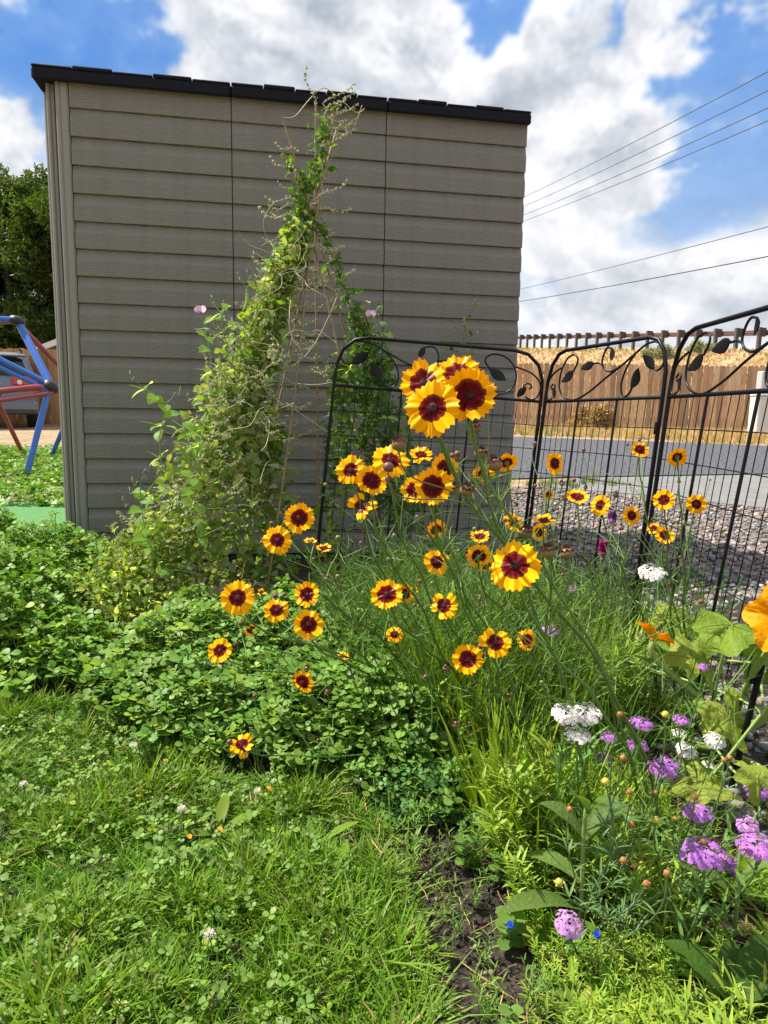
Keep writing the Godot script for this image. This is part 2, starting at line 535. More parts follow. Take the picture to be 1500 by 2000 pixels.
func build_ground() -> void:
	# one sheet to the horizon
	var mb := MB.new()
	var zs := [60.0, 4.0, -8.0, -12.0, -16.0, -22.0, -60.0, -200.0, -600.0]
	var xs := [-600.0, -60.0, -8.0, 0.0, 8.0, 60.0, 600.0]
	for z in zs:
		for x in xs: mb.add(Vector3(x, rise(z), z))
	for i in zs.size() - 1:
		for k in xs.size() - 1:
			var a := i * xs.size() + k
			mb.quad(a, a + 1, a + 1 + xs.size(), a + xs.size())
	structure("ground", with_mat(mb.mesh(), M.dry_ground), "dusty tan earth running back to the far fences", "ground")
	# garden soil: a grid with small lumps
	var lump := FastNoiseLite.new(); lump.seed = 3; lump.frequency = 9.0; lump.fractal_octaves = 4
	var sb := MB.new()
	var nx := 150; var nz := 150
	for j in nz + 1:
		for i in nx + 1:
			var x := -2.2 + 3.6 * i / nx; var z := 0.3 - 3.6 * j / nz
			sb.add(Vector3(x, 0.006 + 0.012 * (lump.get_noise_2d(x, z) + 0.4), z))
	for j in nz:
		for i in nx:
			var a := j * (nx + 1) + i
			sb.quad(a, a + 1, a + nx + 2, a + nx + 1)
	structure("garden_soil", with_mat(sb.mesh(), M.soil), "dark bare garden soil showing between lawn and flower bed", "soil")
	structure("gravel_bed", with_mat(sheet([[1.42, 0.5], [1.42, -1.0], [1.0, -1.0], [1.0, -2.0], [0.6, -3.2], [0.2, -6.4], [1.45, -6.3], [1.6, -6.5], [2.9, -5.15], [4.2, -4.4], [4.2, 0.5]], 0.004), M.grit), "grit under the landscaping stones right of the shed", "gravel bed")
	structure("driveway", with_mat(sheet([[1.45, -6.35], [2.0, -7.25], [4.6, -8.1], [8.0, -8.6], [8.0, -2.0], [4.2, -4.3], [2.9, -5.1], [2.2, -5.85]], 0.008, true), M.concrete), "pale concrete apron between gravel and asphalt road", "driveway")
	structure("road", with_mat(sheet([[-1.0, -6.4], [1.33, -7.0], [2.0, -7.3], [4.6, -8.15], [9.0, -8.9], [24.0, -11.0], [22.0, -13.6], [7.4, -13.3], [2.8, -14.8], [-4.0, -17.0]], 0.014, true), M.asphalt), "grey asphalt road beyond the garden fence", "road")
	# turf mat with a real thickness
	var tb := MB.new()
	tb.box(Vector3(-5.2, 0.0, -4.75), Vector3(-1.62, 0.014, -3.3), Color.WHITE, Transform3D.IDENTITY, 0.004)
	structure("turf_mat", with_mat(tb.mesh(), M.turf), "bright green artificial turf mat behind the clover left of the shed", "turf")

func rock_mesh(seed_: int) -> ArrayMesh:
	var r := RandomNumberGenerator.new(); r.seed = seed_
	var mb := MB.new()
	mb.ball(Vector3.ZERO, Vector3(1, 0.62, 0.8), 7, 4)
	for i in mb.v.size():
		var p := mb.v[i]
		var k := 0.78 + 0.4 * absf(sin(p.x * 3.1 + seed_) * cos(p.z * 2.7 + seed_ * 1.7) + 0.3 * sin(p.y * 5.0 + seed_))
		mb.v[i] = p * k
	var m := mb.mesh()
	m.surface_set_material(0, M.stone)
	return m

func build_gravel() -> void:
	M.stone = mat(Color.WHITE, 0.8); M.stone.vertex_color_use_as_albedo = true
	var fine := noise_image(77, 0.05, 3)
	M.stone.albedo_texture = ramp_tex(fine, Color(0.8, 0.8, 0.8), Color(1, 1, 1))
	tri_tex(M.stone, Vector3(30, 30, 30), true)
	var area := PackedVector2Array([Vector2(0.62, -1.0), Vector2(0.45, -2.3), Vector2(0.55, -3.3), Vector2(0.25, -6.3), Vector2(1.45, -6.2), Vector2(2.9, -5.05), Vector2(4.1, -4.3), Vector2(4.1, -0.8)])
	var tones := [Color(0.36, 0.26, 0.225), Color(0.42, 0.33, 0.285), Color(0.24, 0.225, 0.22), Color(0.16, 0.165, 0.175), Color(0.48, 0.41, 0.36), Color(0.30, 0.21, 0.185), Color(0.20, 0.20, 0.21)]
	var sets := [[], [], [], []]
	var cols := [[], [], [], []]
	var n := 0
	while n < 15000:
		var x := rf(0.2, 4.1); var z := rf(-6.4, -0.8)
		if not inside(area, x, z): continue
		var near := -z < 3.4
		if not near and rng.randf() < 0.25: continue
		n += 1
		var s := rf(0.006, 0.018) * (1.6 if rng.randf() < 0.1 else 1.0)
		var b := Basis.from_euler(Vector3(rf(-0.5, 0.5), rf(0, TAU), rf(-0.5, 0.5))).scaled(Vector3.ONE * s)
		var k := rng.randi() % 4
		sets[k].append(Transform3D(b, Vector3(x, rf(0.003, 0.02), z)))
		# greyer stones near the garden fence, pinker ones by the drive
		var pick := rng.randi() % 7
		if -z < 2.9 and rng.randf() < 0.5: pick = [2, 3, 6][rng.randi() % 3]
		cols[k].append(vary(tones[pick], 0.25, 0.06))
	var root := thing("gravel", "loose pink and grey landscaping stones right of the shed", "gravel", Vector3.ZERO)
	root.set_meta("kind", "stuff")
	for k in 4: scatter("stones", rock_mesh(k * 13 + 5), sets[k], cols[k], root)

# ---------------------------------------------------------------- shed
const SHED_O := Vector3(-1.361, 0.0, -2.903)
func shed_xf() -> Transform3D:
	var w := Vector3(0.98507, 0, -0.17216)
	var n := Vector3(0.17216, 0, 0.98507)
	return Transform3D(Basis(w, Vector3.UP, n), SHED_O)

func siding_board(x0: float, x1: float, y0: float, hgt: float, square_top := false) -> ArrayMesh:
	var mb := MB.new()
	var prof := [[-0.027, 0.0], [0.0120, 0.0012], [0.0134, 0.003], [0.0130, 0.062], [0.0116, 0.067], [0.0060, 0.080], [0.0025, 0.093], [0.0010, hgt]]
	if square_top: prof = [[-0.027, 0.0], [0.0100, 0.0012], [0.0112, 0.003], [0.0110, hgt - 0.004], [0.010, hgt]]
	for i in prof.size() - 1:
		var a: Array = prof[i]; var b: Array = prof[i + 1]
		if square_top and false: pass
		mb.face4(Vector3(x0, y0 + a[1], a[0]), Vector3(x1, y0 + a[1], a[0]), Vector3(x1, y0 + b[1], b[0]), Vector3(x0, y0 + b[1], b[0]))
	for e in [x0, x1]:
		var m := mb.add(Vector3(e, y0 + hgt * 0.5, 0.0))
		var ring := []
		for p in prof: ring.append(mb.add(Vector3(e, y0 + p[1], p[0])))
		ring.append(mb.add(Vector3(e, y0 + hgt, -0.027)))
		for i in ring.size() - 1:
			if e == x0: mb.tri(m, ring[i], ring[i + 1])
			else: mb.tri(m, ring[i + 1], ring[i])
	return mb.mesh(M.siding)

func build_shed() -> void:
	var t := thing("garden_shed", "taupe plastic garden shed with lap siding and dark roof edge", "shed", SHED_O)
	t.transform = shed_xf()
	var D := 1.02
	var mb := MB.new()
	mb.box(Vector3(0.036, 0.04, -D + 0.01), Vector3(1.983, 1.94, -0.028))
	part("wall", mb.mesh(M.trim), t)
	mb = MB.new()
	mb.box(Vector3(0.02, 0.0, -D + 0.01), Vector3(1.98, 0.0385, 0.006), Color.WHITE, Transform3D.IDENTITY, 0.004)
	part("base", mb.mesh(M.black_plastic), t)
	# lap siding: three moulded wall panels of eighteen courses
	var spans := [[0.092, 0.7135], [0.7175, 1.3575], [1.3615, 1.988]]
	for s in spans:
		for k in 18:
			var y0 := 0.0405 + 0.10645 * k
			part("siding_board", siding_board(s[0], s[1], y0, 0.1062 if k < 17 else 0.097, k == 17), t)
	# corner post with its rounded left edge, the dark slot and the door jamb beyond it
	mb = MB.new()
	mb.box(Vector3(0.058, 0.03, -0.05), Vector3(0.089, 1.944, 0.014), Color.WHITE, Transform3D.IDENTITY, 0.006)
	part("corner_post", mb.mesh(M.trim), t)
	mb = MB.new()
	mb.tube([Vector3(0.050, 0.03, 0.0), Vector3(0.050, 1.944, 0.0)], [0.0115], 20)
	part("corner_bead", mb.mesh(M.trim), t)
	mb = MB.new()
	mb.box(Vector3(0.000, 0.03, -0.085), Vector3(0.030, 1.944, -0.020), Color.WHITE, Transform3D.IDENTITY, 0.003)
	mb.tube([Vector3(0.008, 0.03, -0.021), Vector3(0.008, 1.944, -0.021)], [0.0085], 18)
	mb.box(Vector3(0.028, 0.03, -0.18), Vector3(0.060, 1.944, -0.10))
	part("door_jamb", mb.mesh(M.trim), t)
	mb = MB.new()
	mb.box(Vector3(-0.030, 0.03, -D), Vector3(0.0345, 1.942, -0.088), Color.WHITE, Transform3D.IDENTITY, 0.005)
	part("door", mb.mesh(M.trim), t)
	# roof: three panels with stepped shingle courses along the eave
	var edges := [[-0.036, 0.7145], [0.7175, 1.3585], [1.3615, 1.994]]
	for e in edges:
		mb = MB.new()
		var x0: float = e[0]; var x1: float = e[1]
		var ridge := 2.20
		var xf := Transform3D.IDENTITY
		var prof := PackedVector2Array([Vector2(0.028, 1.941), Vector2(0.028, 1.974), Vector2(-D * 0.5, ridge), Vector2(-D - 0.035, 1.974), Vector2(-D - 0.035, 1.941)])
		var bb := Basis(Vector3(0, 0, 1), Vector3(0, 1, 0), Vector3(-1, 0, 0))
		mb.prism(prof, -x1, -x0, Transform3D(bb, Vector3.ZERO))
		var roof := part("roof_panel", mb.mesh(M.roof), t)
		mb = MB.new()
		mb.box(Vector3(x0 + 0.001, 1.932, 0.029), Vector3(x1 - 0.001, 1.975, 0.044), Color.WHITE, Transform3D.IDENTITY, 0.006)
		part("eave_trim", mb.mesh(M.roof), roof)
		var n := 5
		for i in n:
			var a: float = lerp(x0, x1, float(i) / n) + 0.001
			var b: float = lerp(x0, x1, float(i + 1) / n) - 0.001
			var top: float = [1.987, 1.991, 1.985, 1.990, 1.986][i]
			mb = MB.new()
			mb.box(Vector3(a, 1.9755, -0.06), Vector3(b, top, 0.042 + 0.003 * (i % 2)), Color.WHITE, Transform3D.IDENTITY, 0.004)
			part("shingle", mb.mesh(M.roof), roof)

# ---------------------------------------------------------------- garden fence
const PANELS = [
	[Vector3(-0.245, 0, -2.30), Vector3(0.472, 0, -2.367), Vector3(-0.160, 0.936, -2.33), Vector3(0.512, 0.884, -2.25), true],
	[Vector3(0.482, 0, -2.350), Vector3(0.690, 0, -1.857), Vector3(0.523, 0.884, -2.235), Vector3(0.711, 0.897, -1.765), false],
	[Vector3(0.694, 0, -1.838), Vector3(0.655, 0, -1.19), Vector3(0.720, 0.897, -1.745), Vector3(0.722, 0.905, -1.10), false]]
const SCROLLS = [
	[[740, 665], [775, 560], [765, 500], [720, 467], [655, 500], [604, 600], [580, 740], [592, 880], [650, 970], [750, 1014], [850, 995], [1000, 890], [1150, 750], [1330, 600], [1420, 515], [1500, 440], [1580, 365], [1640, 328], [1730, 308], [1805, 345], [1850, 430], [1868, 530], [1845, 610], [1795, 650], [1745, 625]],
	[[590, 620], [500, 690], [448, 790], [436, 890], [450, 985], [480, 1024], [515, 990]],
	[[500, 890], [484, 860], [510, 820], [532, 856], [522, 900]],
	[[1330, 600], [1250, 650], [1190, 668], [1120, 630], [1086, 560], [1090, 480], [1110, 410], [1140, 380], [1185, 392]],
	[[1088, 585], [1040, 566], [980, 575]],
	[[1500, 440], [1430, 560], [1380, 700], [1366, 830], [1385, 930], [1430, 972], [1480, 930], [1505, 865]]]
const SCROLL_LEAVES = [[742, 662, 640, 802], [518, 868, 566, 1002], [1192, 384, 1228, 545], [985, 562, 862, 640], [1503, 866, 1598, 620], [1762, 640, 1625, 465]]

func fence_point(pn: Array, u: float, v: float, off := 0.0) -> Vector3:
	var b: Vector3 = pn[0].lerp(pn[1], u)
	var t: Vector3 = pn[2].lerp(pn[3], u)
	var nrm: Vector3 = (pn[1] - pn[0]).cross(Vector3.UP).normalized()
	return b.lerp(t, v) + nrm * off

func scroll_uv(pn: Array, q: Array) -> Vector2:
	var s: float = (q[0] - 425.0) / 1483.0
	var g: float = 576.0 + s * 156.0
	var w: float = (1040.0 - 68.0 * s - q[1]) / g
	var u := 1.28 * s / (1.0 + 0.28 * s)
	if pn[4]: u = 1.0 - u
	return Vector2(u, 0.826 + w * 0.168)

func build_fence() -> void:
	var labels := ["black iron fence panel with leaf scrolls directly in front of the shed wall", "black iron leaf scroll fence panel just right of the shed corner", "black iron leaf scroll fence panel at the right, nearest the squash plant"]
	for k in 3:
		var pn: Array = PANELS[k]
		var t := thing("fence_panel", labels[k], "fence", pn[0], "iron garden fence panels")
		var o: Vector3 = pn[0]
		var P := func(u: float, v: float, off := 0.0) -> Vector3: return fence_point(pn, u, v, off) - o
		# posts and the rounded top in one frame
		var fr := []
		for i in 9: fr.append(P.call(0.0, 0.0 + 0.105 * i))
		for a in [[0.004, 0.90], [0.03, 0.955], [0.085, 0.99], [0.15, 1.0], [0.35, 1.0], [0.6, 1.0], [0.85, 1.0], [0.915, 0.99], [0.97, 0.955], [0.996, 0.90]]: fr.append(P.call(a[0], a[1]))
		for i in 9: fr.append(P.call(1.0, 0.84 - 0.105 * i))
		var mb := MB.new()
		mb.tube(fr, [0.0058], 8)
		part("frame", mb.mesh(M.iron), t)
		mb = MB.new()
		mb.tube([P.call(0.003, 0.826), P.call(0.5, 0.826), P.call(0.997, 0.826)], [0.0050], 8)
		part("rail", mb.mesh(M.iron), t)
		mb = MB.new()
		mb.tube([P.call(0.003, 0.05), P.call(0.997, 0.05)], [0.005], 6)
		part("rail", mb.mesh(M.iron), t)
		for i in range(1, 18):
			var thick := i == 6 or i == 12
			mb = MB.new()
			mb.tube([P.call(i / 18.0, 0.02), P.call(i / 18.0, 0.45), P.call(i / 18.0, 0.826)], [0.0036 if thick else 0.0013], 6 if thick else 4)
			part("bar" if thick else "wire", mb.mesh(M.iron), t)
		for i in range(1, 9):
			mb = MB.new()
			var v := 0.826 - 0.0875 * i
			mb.tube([P.call(0.0, v, 0.0026), P.call(0.5, v + 0.001, 0.0026), P.call(1.0, v, 0.0026)], [0.0013], 4)
			part("cross_wire", mb.mesh(M.iron), t)
		for i in SCROLLS.size():
			var pts := []
			for q in SCROLLS[i]:
				var uv := scroll_uv(pn, q)
				pts.append(P.call(uv.x, uv.y, 0.002))
			mb = MB.new()
			mb.tube(smooth_path(pts, 4), [0.0030], 6)
			part("scroll", mb.mesh(M.iron), t)
		for q in SCROLL_LEAVES:
			var a := scroll_uv(pn, [q[0], q[1]]); var b := scroll_uv(pn, [q[2], q[3]])
			var pa: Vector3 = P.call(a.x, a.y, 0.004); var pb: Vector3 = P.call(b.x, b.y, 0.006)
			var nr: Vector3 = (pn[1] - pn[0]).cross(Vector3.UP).normalized()
			var wd := (pb - pa).length()
			mb = MB.new()
			var prof := [0.12, 0.62, 0.92, 1.0, 0.86, 0.52, 0.04]
			mb.blade(pa, pb - pa, -nr, wd, wd * 0.52, prof, 0.25, 0.22)
			mb.blade(pa + nr * 0.002, pb - pa, -nr, wd, wd * 0.52, prof, 0.25, 0.22)
			mb.tube([pa, pa.lerp(pb, 0.5) - nr * 0.002, pb - nr * wd * 0.1], [0.0018, 0.0012, 0.0005], 4)
			for r in 3:
				var c := pa.lerp(pb, 0.25 + 0.2 * r) - nr * 0.003
				var sd: Vector3 = (pb - pa).cross(nr).normalized()
				for sg in [-1.0, 1.0]:
					mb.tube([c, c + sd * sg * wd * 0.17 + (pb - pa) * 0.14 - nr * -0.001], [0.0007], 3)
			part("leaf", mb.mesh(M.iron), t)
		# hinge lugs
		for v in [0.72, 0.25]:
			mb = MB.new()
			mb.tube([P.call(1.0, v, 0.009), P.call(1.0, v + 0.035, 0.009)], [0.0045], 6)
			part("hinge", mb.mesh(M.iron), t)

# ---------------------------------------------------------------- far right: boards, bank, guardrail, cabinets, wires
func board_fence(called: String, label: String, a: Vector3, b: Vector3, hgt: float, tone: String, count: int, dog := true) -> void:
	var t := thing(called, label, "fence", a)
	var d := b - a
	var L := Vector2(d.x, d.z).length()
	var yaw := atan2(-d.z, d.x)
	var bas := Basis(Vector3.UP, yaw)
	var w := L / count
	var boards := []
	for k in 4:
		for v in 2:
			var mb := MB.new()
			var hh := hgt * (1.0 - 0.008 * v)
			var x := w * 0.5 - 0.004
			var poly := PackedVector2Array([Vector2(-x, 0), Vector2(x, 0), Vector2(x, hh - 0.03), Vector2(x - 0.03, hh), Vector2(-x + 0.03, hh), Vector2(-x, hh - 0.03)]) if dog else PackedVector2Array([Vector2(-x, 0), Vector2(x, 0), Vector2(x, hh), Vector2(-x, hh)])
			mb.prism(poly, -0.009, 0.009)
			boards.append(mb.mesh(M[tone + str(k)]))
	for i in count:
		var s := (i + 0.5) / count
		var p := Vector3(L * s, 0, 0)
		var xf := Transform3D(bas * Basis(Vector3.BACK, rf(-0.006, 0.006)), bas * p + Vector3(0, d.y * s + rf(-0.03, 0.015), 0) + bas * Vector3(0, 0, rf(-0.006, 0.006)))
		part("board", boards[rng.randi() % 8], t, xf)
	for h in [0.3, hgt * 0.85]:
		var mb := MB.new()
		mb.box(Vector3(0, h - 0.045, -0.06), Vector3(L, h + 0.045, -0.022))
		part("rail", mb.mesh(M[tone + "0"]), t, Transform3D(bas * Basis(Vector3.BACK, d.y / L), Vector3.ZERO))
	var n := int(L / 2.4) + 1
	for i in n:
		var mb := MB.new()
		mb.box(Vector3(-0.045, -0.2, -0.15), Vector3(0.045, hgt * 0.96, -0.062))
		part("post", mb.mesh(M[tone + "1"]), t, Transform3D(bas, bas * Vector3(L * i / n + 0.05, d.y * i / n, 0)))

func bank_point(s: float, q: float) -> Vector3:
	# s runs along the guardrail line from far to near, q from the toe to the crest and over
	var ridge := Vector3(13.0, 8.05, -82).lerp(Vector3(24.5, 2.3, -18), s)
	var toe := Vector3(-4.0, 0.3, -70).lerp(Vector3(13.0, 0.22, -19.0), s)
	if q <= 1.0:
		var p := toe.lerp(ridge, q)
		p.y = lerp(toe.y, ridge.y, smooth(-0.25, 1.1, q) * 1.0 if q < 1.0 else 1.0)
		return p
	return ridge + Vector3(60.0 * (q - 1.0), -0.5 * (q - 1.0), 4.0 * (q - 1.0))

func build_far_right() -> void:
	board_fence("board_fence", "brown weathered cedar board fence across the road", Vector3(1.6, 0.24, -20.1), Vector3(14.6, 0.2, -18.4), 1.82, "cedar", 92)
	# bank
	var mb := MB.new()
	var f := FastNoiseLite.new(); f.seed = 5; f.frequency = 0.16; f.fractal_octaves = 4
	var ns := 70; var nq := 26
	for i in ns + 1:
		for k in nq + 1:
			var p := bank_point(float(i) / ns, 1.35 * k / nq)
			p.y += f.get_noise_2d(p.x, p.z) * 0.35 * (1.0 if k > 0 else 0.0)
			mb.add(p)
	for i in ns:
		for k in nq:
			var a := i * (nq + 1) + k
			mb.quad(a, a + nq + 1, a + nq + 2, a + 1)
	structure("hill", mb.mesh(M.embankment), "orange tan road embankment of dry grass behind the board fence", "embankment")
	# dry grass tufts on bank and verge
	var g := MB.new()
	for i in 9:
		var a := rf(0, TAU)
		var d := Vector3(cos(a) * rf(0.2, 0.8), 1.0, sin(a) * rf(0.2, 0.8))
		g.blade(Vector3(cos(a) * 0.08, 0, sin(a) * 0.08), d, Vector3(cos(a), 0.2, sin(a)), rf(0.6, 1.0), 0.07, [1.0, 0.8, 0.05], 0.7, 0.1)
	var tuft := g.mesh(M.grass)
	var xs := []; var cs := []
	for i in 14000:
		var s := rng.randf(); var q := rf(0.02, 0.97)
		var p := bank_point(s, q)
		p.y += f.get_noise_2d(p.x, p.z) * 0.35 - 0.03
		xs.append(Transform3D(Basis(Vector3.UP, rf(0, TAU)).scaled(Vector3.ONE * rf(0.13, 0.32)), p))
		var green := q > 0.9 and rng.randf() < 0.6
		cs.append(vary(Color(0.24, 0.25, 0.09) if green else [Color(0.50, 0.36, 0.18), Color(0.44, 0.28, 0.13), Color(0.54, 0.43, 0.24)][rng.randi() % 3], 0.2, 0.1))
	stuff(scatter("dry_grass", tuft, xs, cs), "dry golden grass covering the road embankment", "dry grass")
	xs = []; cs = []
	for i in 3600:
		var x := rf(1.0, 13.0)
		var z := rf(-19.4, -14.6) if x < 6 else rf(-18.6, -13.7)
		if x < 5 and z > -14.9 - (5 - x) * 0.25: continue
		xs.append(Transform3D(Basis(Vector3.UP, rf(0, TAU)).scaled(Vector3.ONE * rf(0.08, 0.26)), Vector3(x, rise(z) - 0.01, z)))
		cs.append(vary(Color(0.26, 0.27, 0.12) if rng.randf() < (0.35 if x < 4.5 else 0.05) else Color(0.60, 0.42, 0.22), 0.2, 0.1))
	stuff(scatter("verge_grass", tuft, xs, cs), "straw coloured weeds along the foot of the board fence", "dry grass")
	xs = []; cs = []
	for i in 90:
		var x := rf(1.3, 2.3); var z := -6.45 - 0.5 * (x - 1.5) + rf(-0.25, 0.35)
		xs.append(Transform3D(Basis(Vector3.UP, rf(0, TAU)).scaled(Vector3.ONE * rf(0.03, 0.1)), Vector3(x, 0.005, z)))
		cs.append(vary(Color(0.19, 0.24, 0.08), 0.25, 0.15))
	stuff(scatter("edge_weeds", tuft, xs, cs), "sparse weeds at the edge of gravel and driveway", "weeds")
	# tumbleweed bush against the boards and sage on the bank
	shrub("dry_bush", "straw coloured dry bush against the board fence", Vector3(5.6, rise(-18.6), -18.55), Vector3(0.75, 0.75, 0.5), Color(0.45, 0.29, 0.15), 900)
	shrub("sage_bush", "grey green sage bush high on the embankment", Vector3(12.9, 3.25, -33.0), Vector3(1.0, 0.65, 0.7), Color(0.30, 0.33, 0.2), 900)
	shrub("sage_bush", "smaller grey green sage bush beside the guardrail posts", Vector3(15.3, 3.75, -34.5), Vector3(0.8, 0.55, 0.6), Color(0.31, 0.33, 0.2), 600)
	# guardrail
	var t := thing("guardrail", "long rusty guardrail on wooden posts along the embankment top", "guardrail", Vector3(14.86, 7.7, -75.05))
	var step := Vector3(0.347, -0.1659, 1.873)
	mb = MB.new()
	mb.box(Vector3(-0.10, -0.5, -0.10), Vector3(0.10, 1.0, 0.10), Color.WHITE, Transform3D.IDENTITY, 0.015)
	var pm := mb.mesh(M.post)
	mb = MB.new()
	mb.box(Vector3(0.115, 0.5, -0.1), Vector3(0.36, 0.98, 0.1), Color.WHITE, Transform3D.IDENTITY, 0.015)
	var bm := mb.mesh(M.post)
	for i in range(-2, 29):
		var base := step * i + Vector3(-0.65, 0, 0)
		var po := part("post", pm, t, Transform3D(Basis(Vector3.UP, 0.18), base))
		part("block", bm, po)
	mb = MB.new()
	for yy in [0.62, 0.80]:
		var p0: Vector3 = step * -3.0 + Vector3(-0.2, yy, 0)
		var p1: Vector3 = step * 29.0 + Vector3(-0.2, yy, 0)
		mb.tube([p0, p1], [0.06], 8)
	var p0 := step * -3.0 + Vector3(-0.23, 0.71, 0); var p1 := step * 29.0 + Vector3(-0.23, 0.71, 0)
	mb.tube([p0, p1], [0.05], 6)
	part("rail", mb.mesh(M.rust), t)
	# utility cabinets
	t = thing("utility_cabinet", "white utility pedestal with grey meter box on top", "utility box", Vector3(9.35, rise(-17.2), -17.2))
	mb = MB.new(); mb.box(Vector3(-0.25, 0, -0.22), Vector3(0.2, 0.98, 0.2), Color.WHITE, Transform3D.IDENTITY, 0.02); part("cabinet", mb.mesh(M.white_metal), t)
	mb = MB.new(); mb.box(Vector3(-0.27, 0.985, -0.24), Vector3(0.22, 1.02, 0.225), Color.WHITE, Transform3D.IDENTITY, 0.01); part("lid", mb.mesh(M.white_metal), t)
	mb = MB.new(); mb.box(Vector3(-0.17, 1.022, -0.16), Vector3(0.15, 1.58, 0.1), Color.WHITE, Transform3D.IDENTITY, 0.02); part("meter_box", mb.mesh(M.grey_metal), t)
	mb = MB.new(); mb.box(Vector3(-0.14, 1.08, 0.101), Vector3(0.12, 1.5, 0.112), Color.WHITE, Transform3D.IDENTITY, 0.004); part("meter_door", mb.mesh(M.grey_metal), t)
	mb = MB.new(); mb.box(Vector3(-0.21, 0.08, 0.201), Vector3(0.16, 0.92, 0.212), Color.WHITE, Transform3D.IDENTITY, 0.004); part("cabinet_door", mb.mesh(M.white_metal), t)
	mb = MB.new(); mb.box(Vector3(0.05, 0.76, 0.213), Vector3(0.13, 0.9, 0.216)); part("label_plate", mb.mesh(M.orange_label), t)
	mb = MB.new(); mb.tube([Vector3(0.1, 0.45, 0.212), Vector3(0.1, 0.45, 0.235), Vector3(0.1, 0.53, 0.235)], [0.012], 6); part("handle", mb.mesh(M.black_plastic), t)
	t = thing("utility_post", "narrow white utility post behind the meter box", "utility box", Vector3(9.75, rise(-17.6), -17.6))
	mb = MB.new(); mb.box(Vector3(-0.11, 0, -0.11), Vector3(0.11, 1.32, 0.11), Color.WHITE, Transform3D.IDENTITY, 0.02); part("post", mb.mesh(M.white_metal), t)
	mb = MB.new(); mb.box(Vector3(-0.12, 1.322, -0.12), Vector3(0.12, 1.36, 0.12), Color.WHITE, Transform3D.IDENTITY, 0.012); part("cap", mb.mesh(M.white_metal), t)
	# wires
	var wires := [[Vector3(7.146, 11.812, -38.0), Vector3(8.574, 8.448, -17.0), "topmost of the overhead power wires", 0.011], [Vector3(7.168, 11.355, -38.0), Vector3(8.615, 8.049, -17.0), "second overhead power wire from the top", 0.011], [Vector3(7.19, 10.922, -38.0), Vector3(8.652, 7.679, -17.0), "third overhead power wire from the top", 0.011],
		[Vector3(7.205, 10.615, -38.0), Vector3(8.68, 7.406, -17.0), "fourth overhead power wire, lowest of the upper bundle", 0.011], [Vector3(11.642, 10.95, -60.0), Vector3(15.735, 8.44, -30.0), "upper of the two low overhead wires", 0.018], [Vector3(11.693, 9.909, -60.0), Vector3(15.855, 7.261, -30.0), "thick lowest overhead wire above the embankment", 0.026]]
	for w in wires:
		var a: Vector3 = w[0]; var b: Vector3 = w[1]
		var pts := []
		for i in 15:
			var s := -0.5 + 2.0 * i / 14.0
			var p := a + (b - a) * s
			p.y += 0.22 * (s * s - s)
			pts.append(p)
		mb = MB.new(); mb.tube(pts, [w[3]], 5)
		single("power_line", mb.mesh(M.wire), w[2], "power line", Transform3D.IDENTITY, "overhead power lines")

func shrub(called: String, label: String, at: Vector3, r: Vector3, col: Color, n: int) -> void:
	var t := thing(called, label, "bush", at)
	var mb := MB.new()
	for i in 14:
		var d := Vector3(rf(-1, 1), rf(0.4, 1.2), rf(-1, 1)).normalized()
		mb.tube([Vector3.ZERO, d * r * 0.5 + Vector3(rf(-0.05, 0.05), 0.05, 0), d * r * 0.95], [0.02, 0.012, 0.004], 4, col * 0.5)
	part("stems", mb.mesh(M.stem), t)
	var leaf := MB.new()
	for k in 5: leaf.blade(Vector3.ZERO, rdir() + Vector3(0, 0.6, 0), rdir(), 0.16, 0.035, [0.3, 1.0, 0.1], 0.4, 0.2)
	var lm := leaf.mesh(M.grass)
	var xs := []; var cs := []
	for i in n:
		var d := rdir(); d.y = absf(d.y)
		var lobe := 0.75 + 0.25 * sin(d.x * 5.0 + d.z * 4.0 + at.x)
		var p := d * r * lobe * pow(rng.randf(), 0.4)
		xs.append(Transform3D(Basis.from_euler(Vector3(rf(-1, 1), rf(0, TAU), rf(-1, 1))).scaled(Vector3.ONE * rf(0.6, 1.3)), p))
		cs.append(vary(col, 0.25, 0.1))
	scatter("foliage", lm, xs, cs, t)

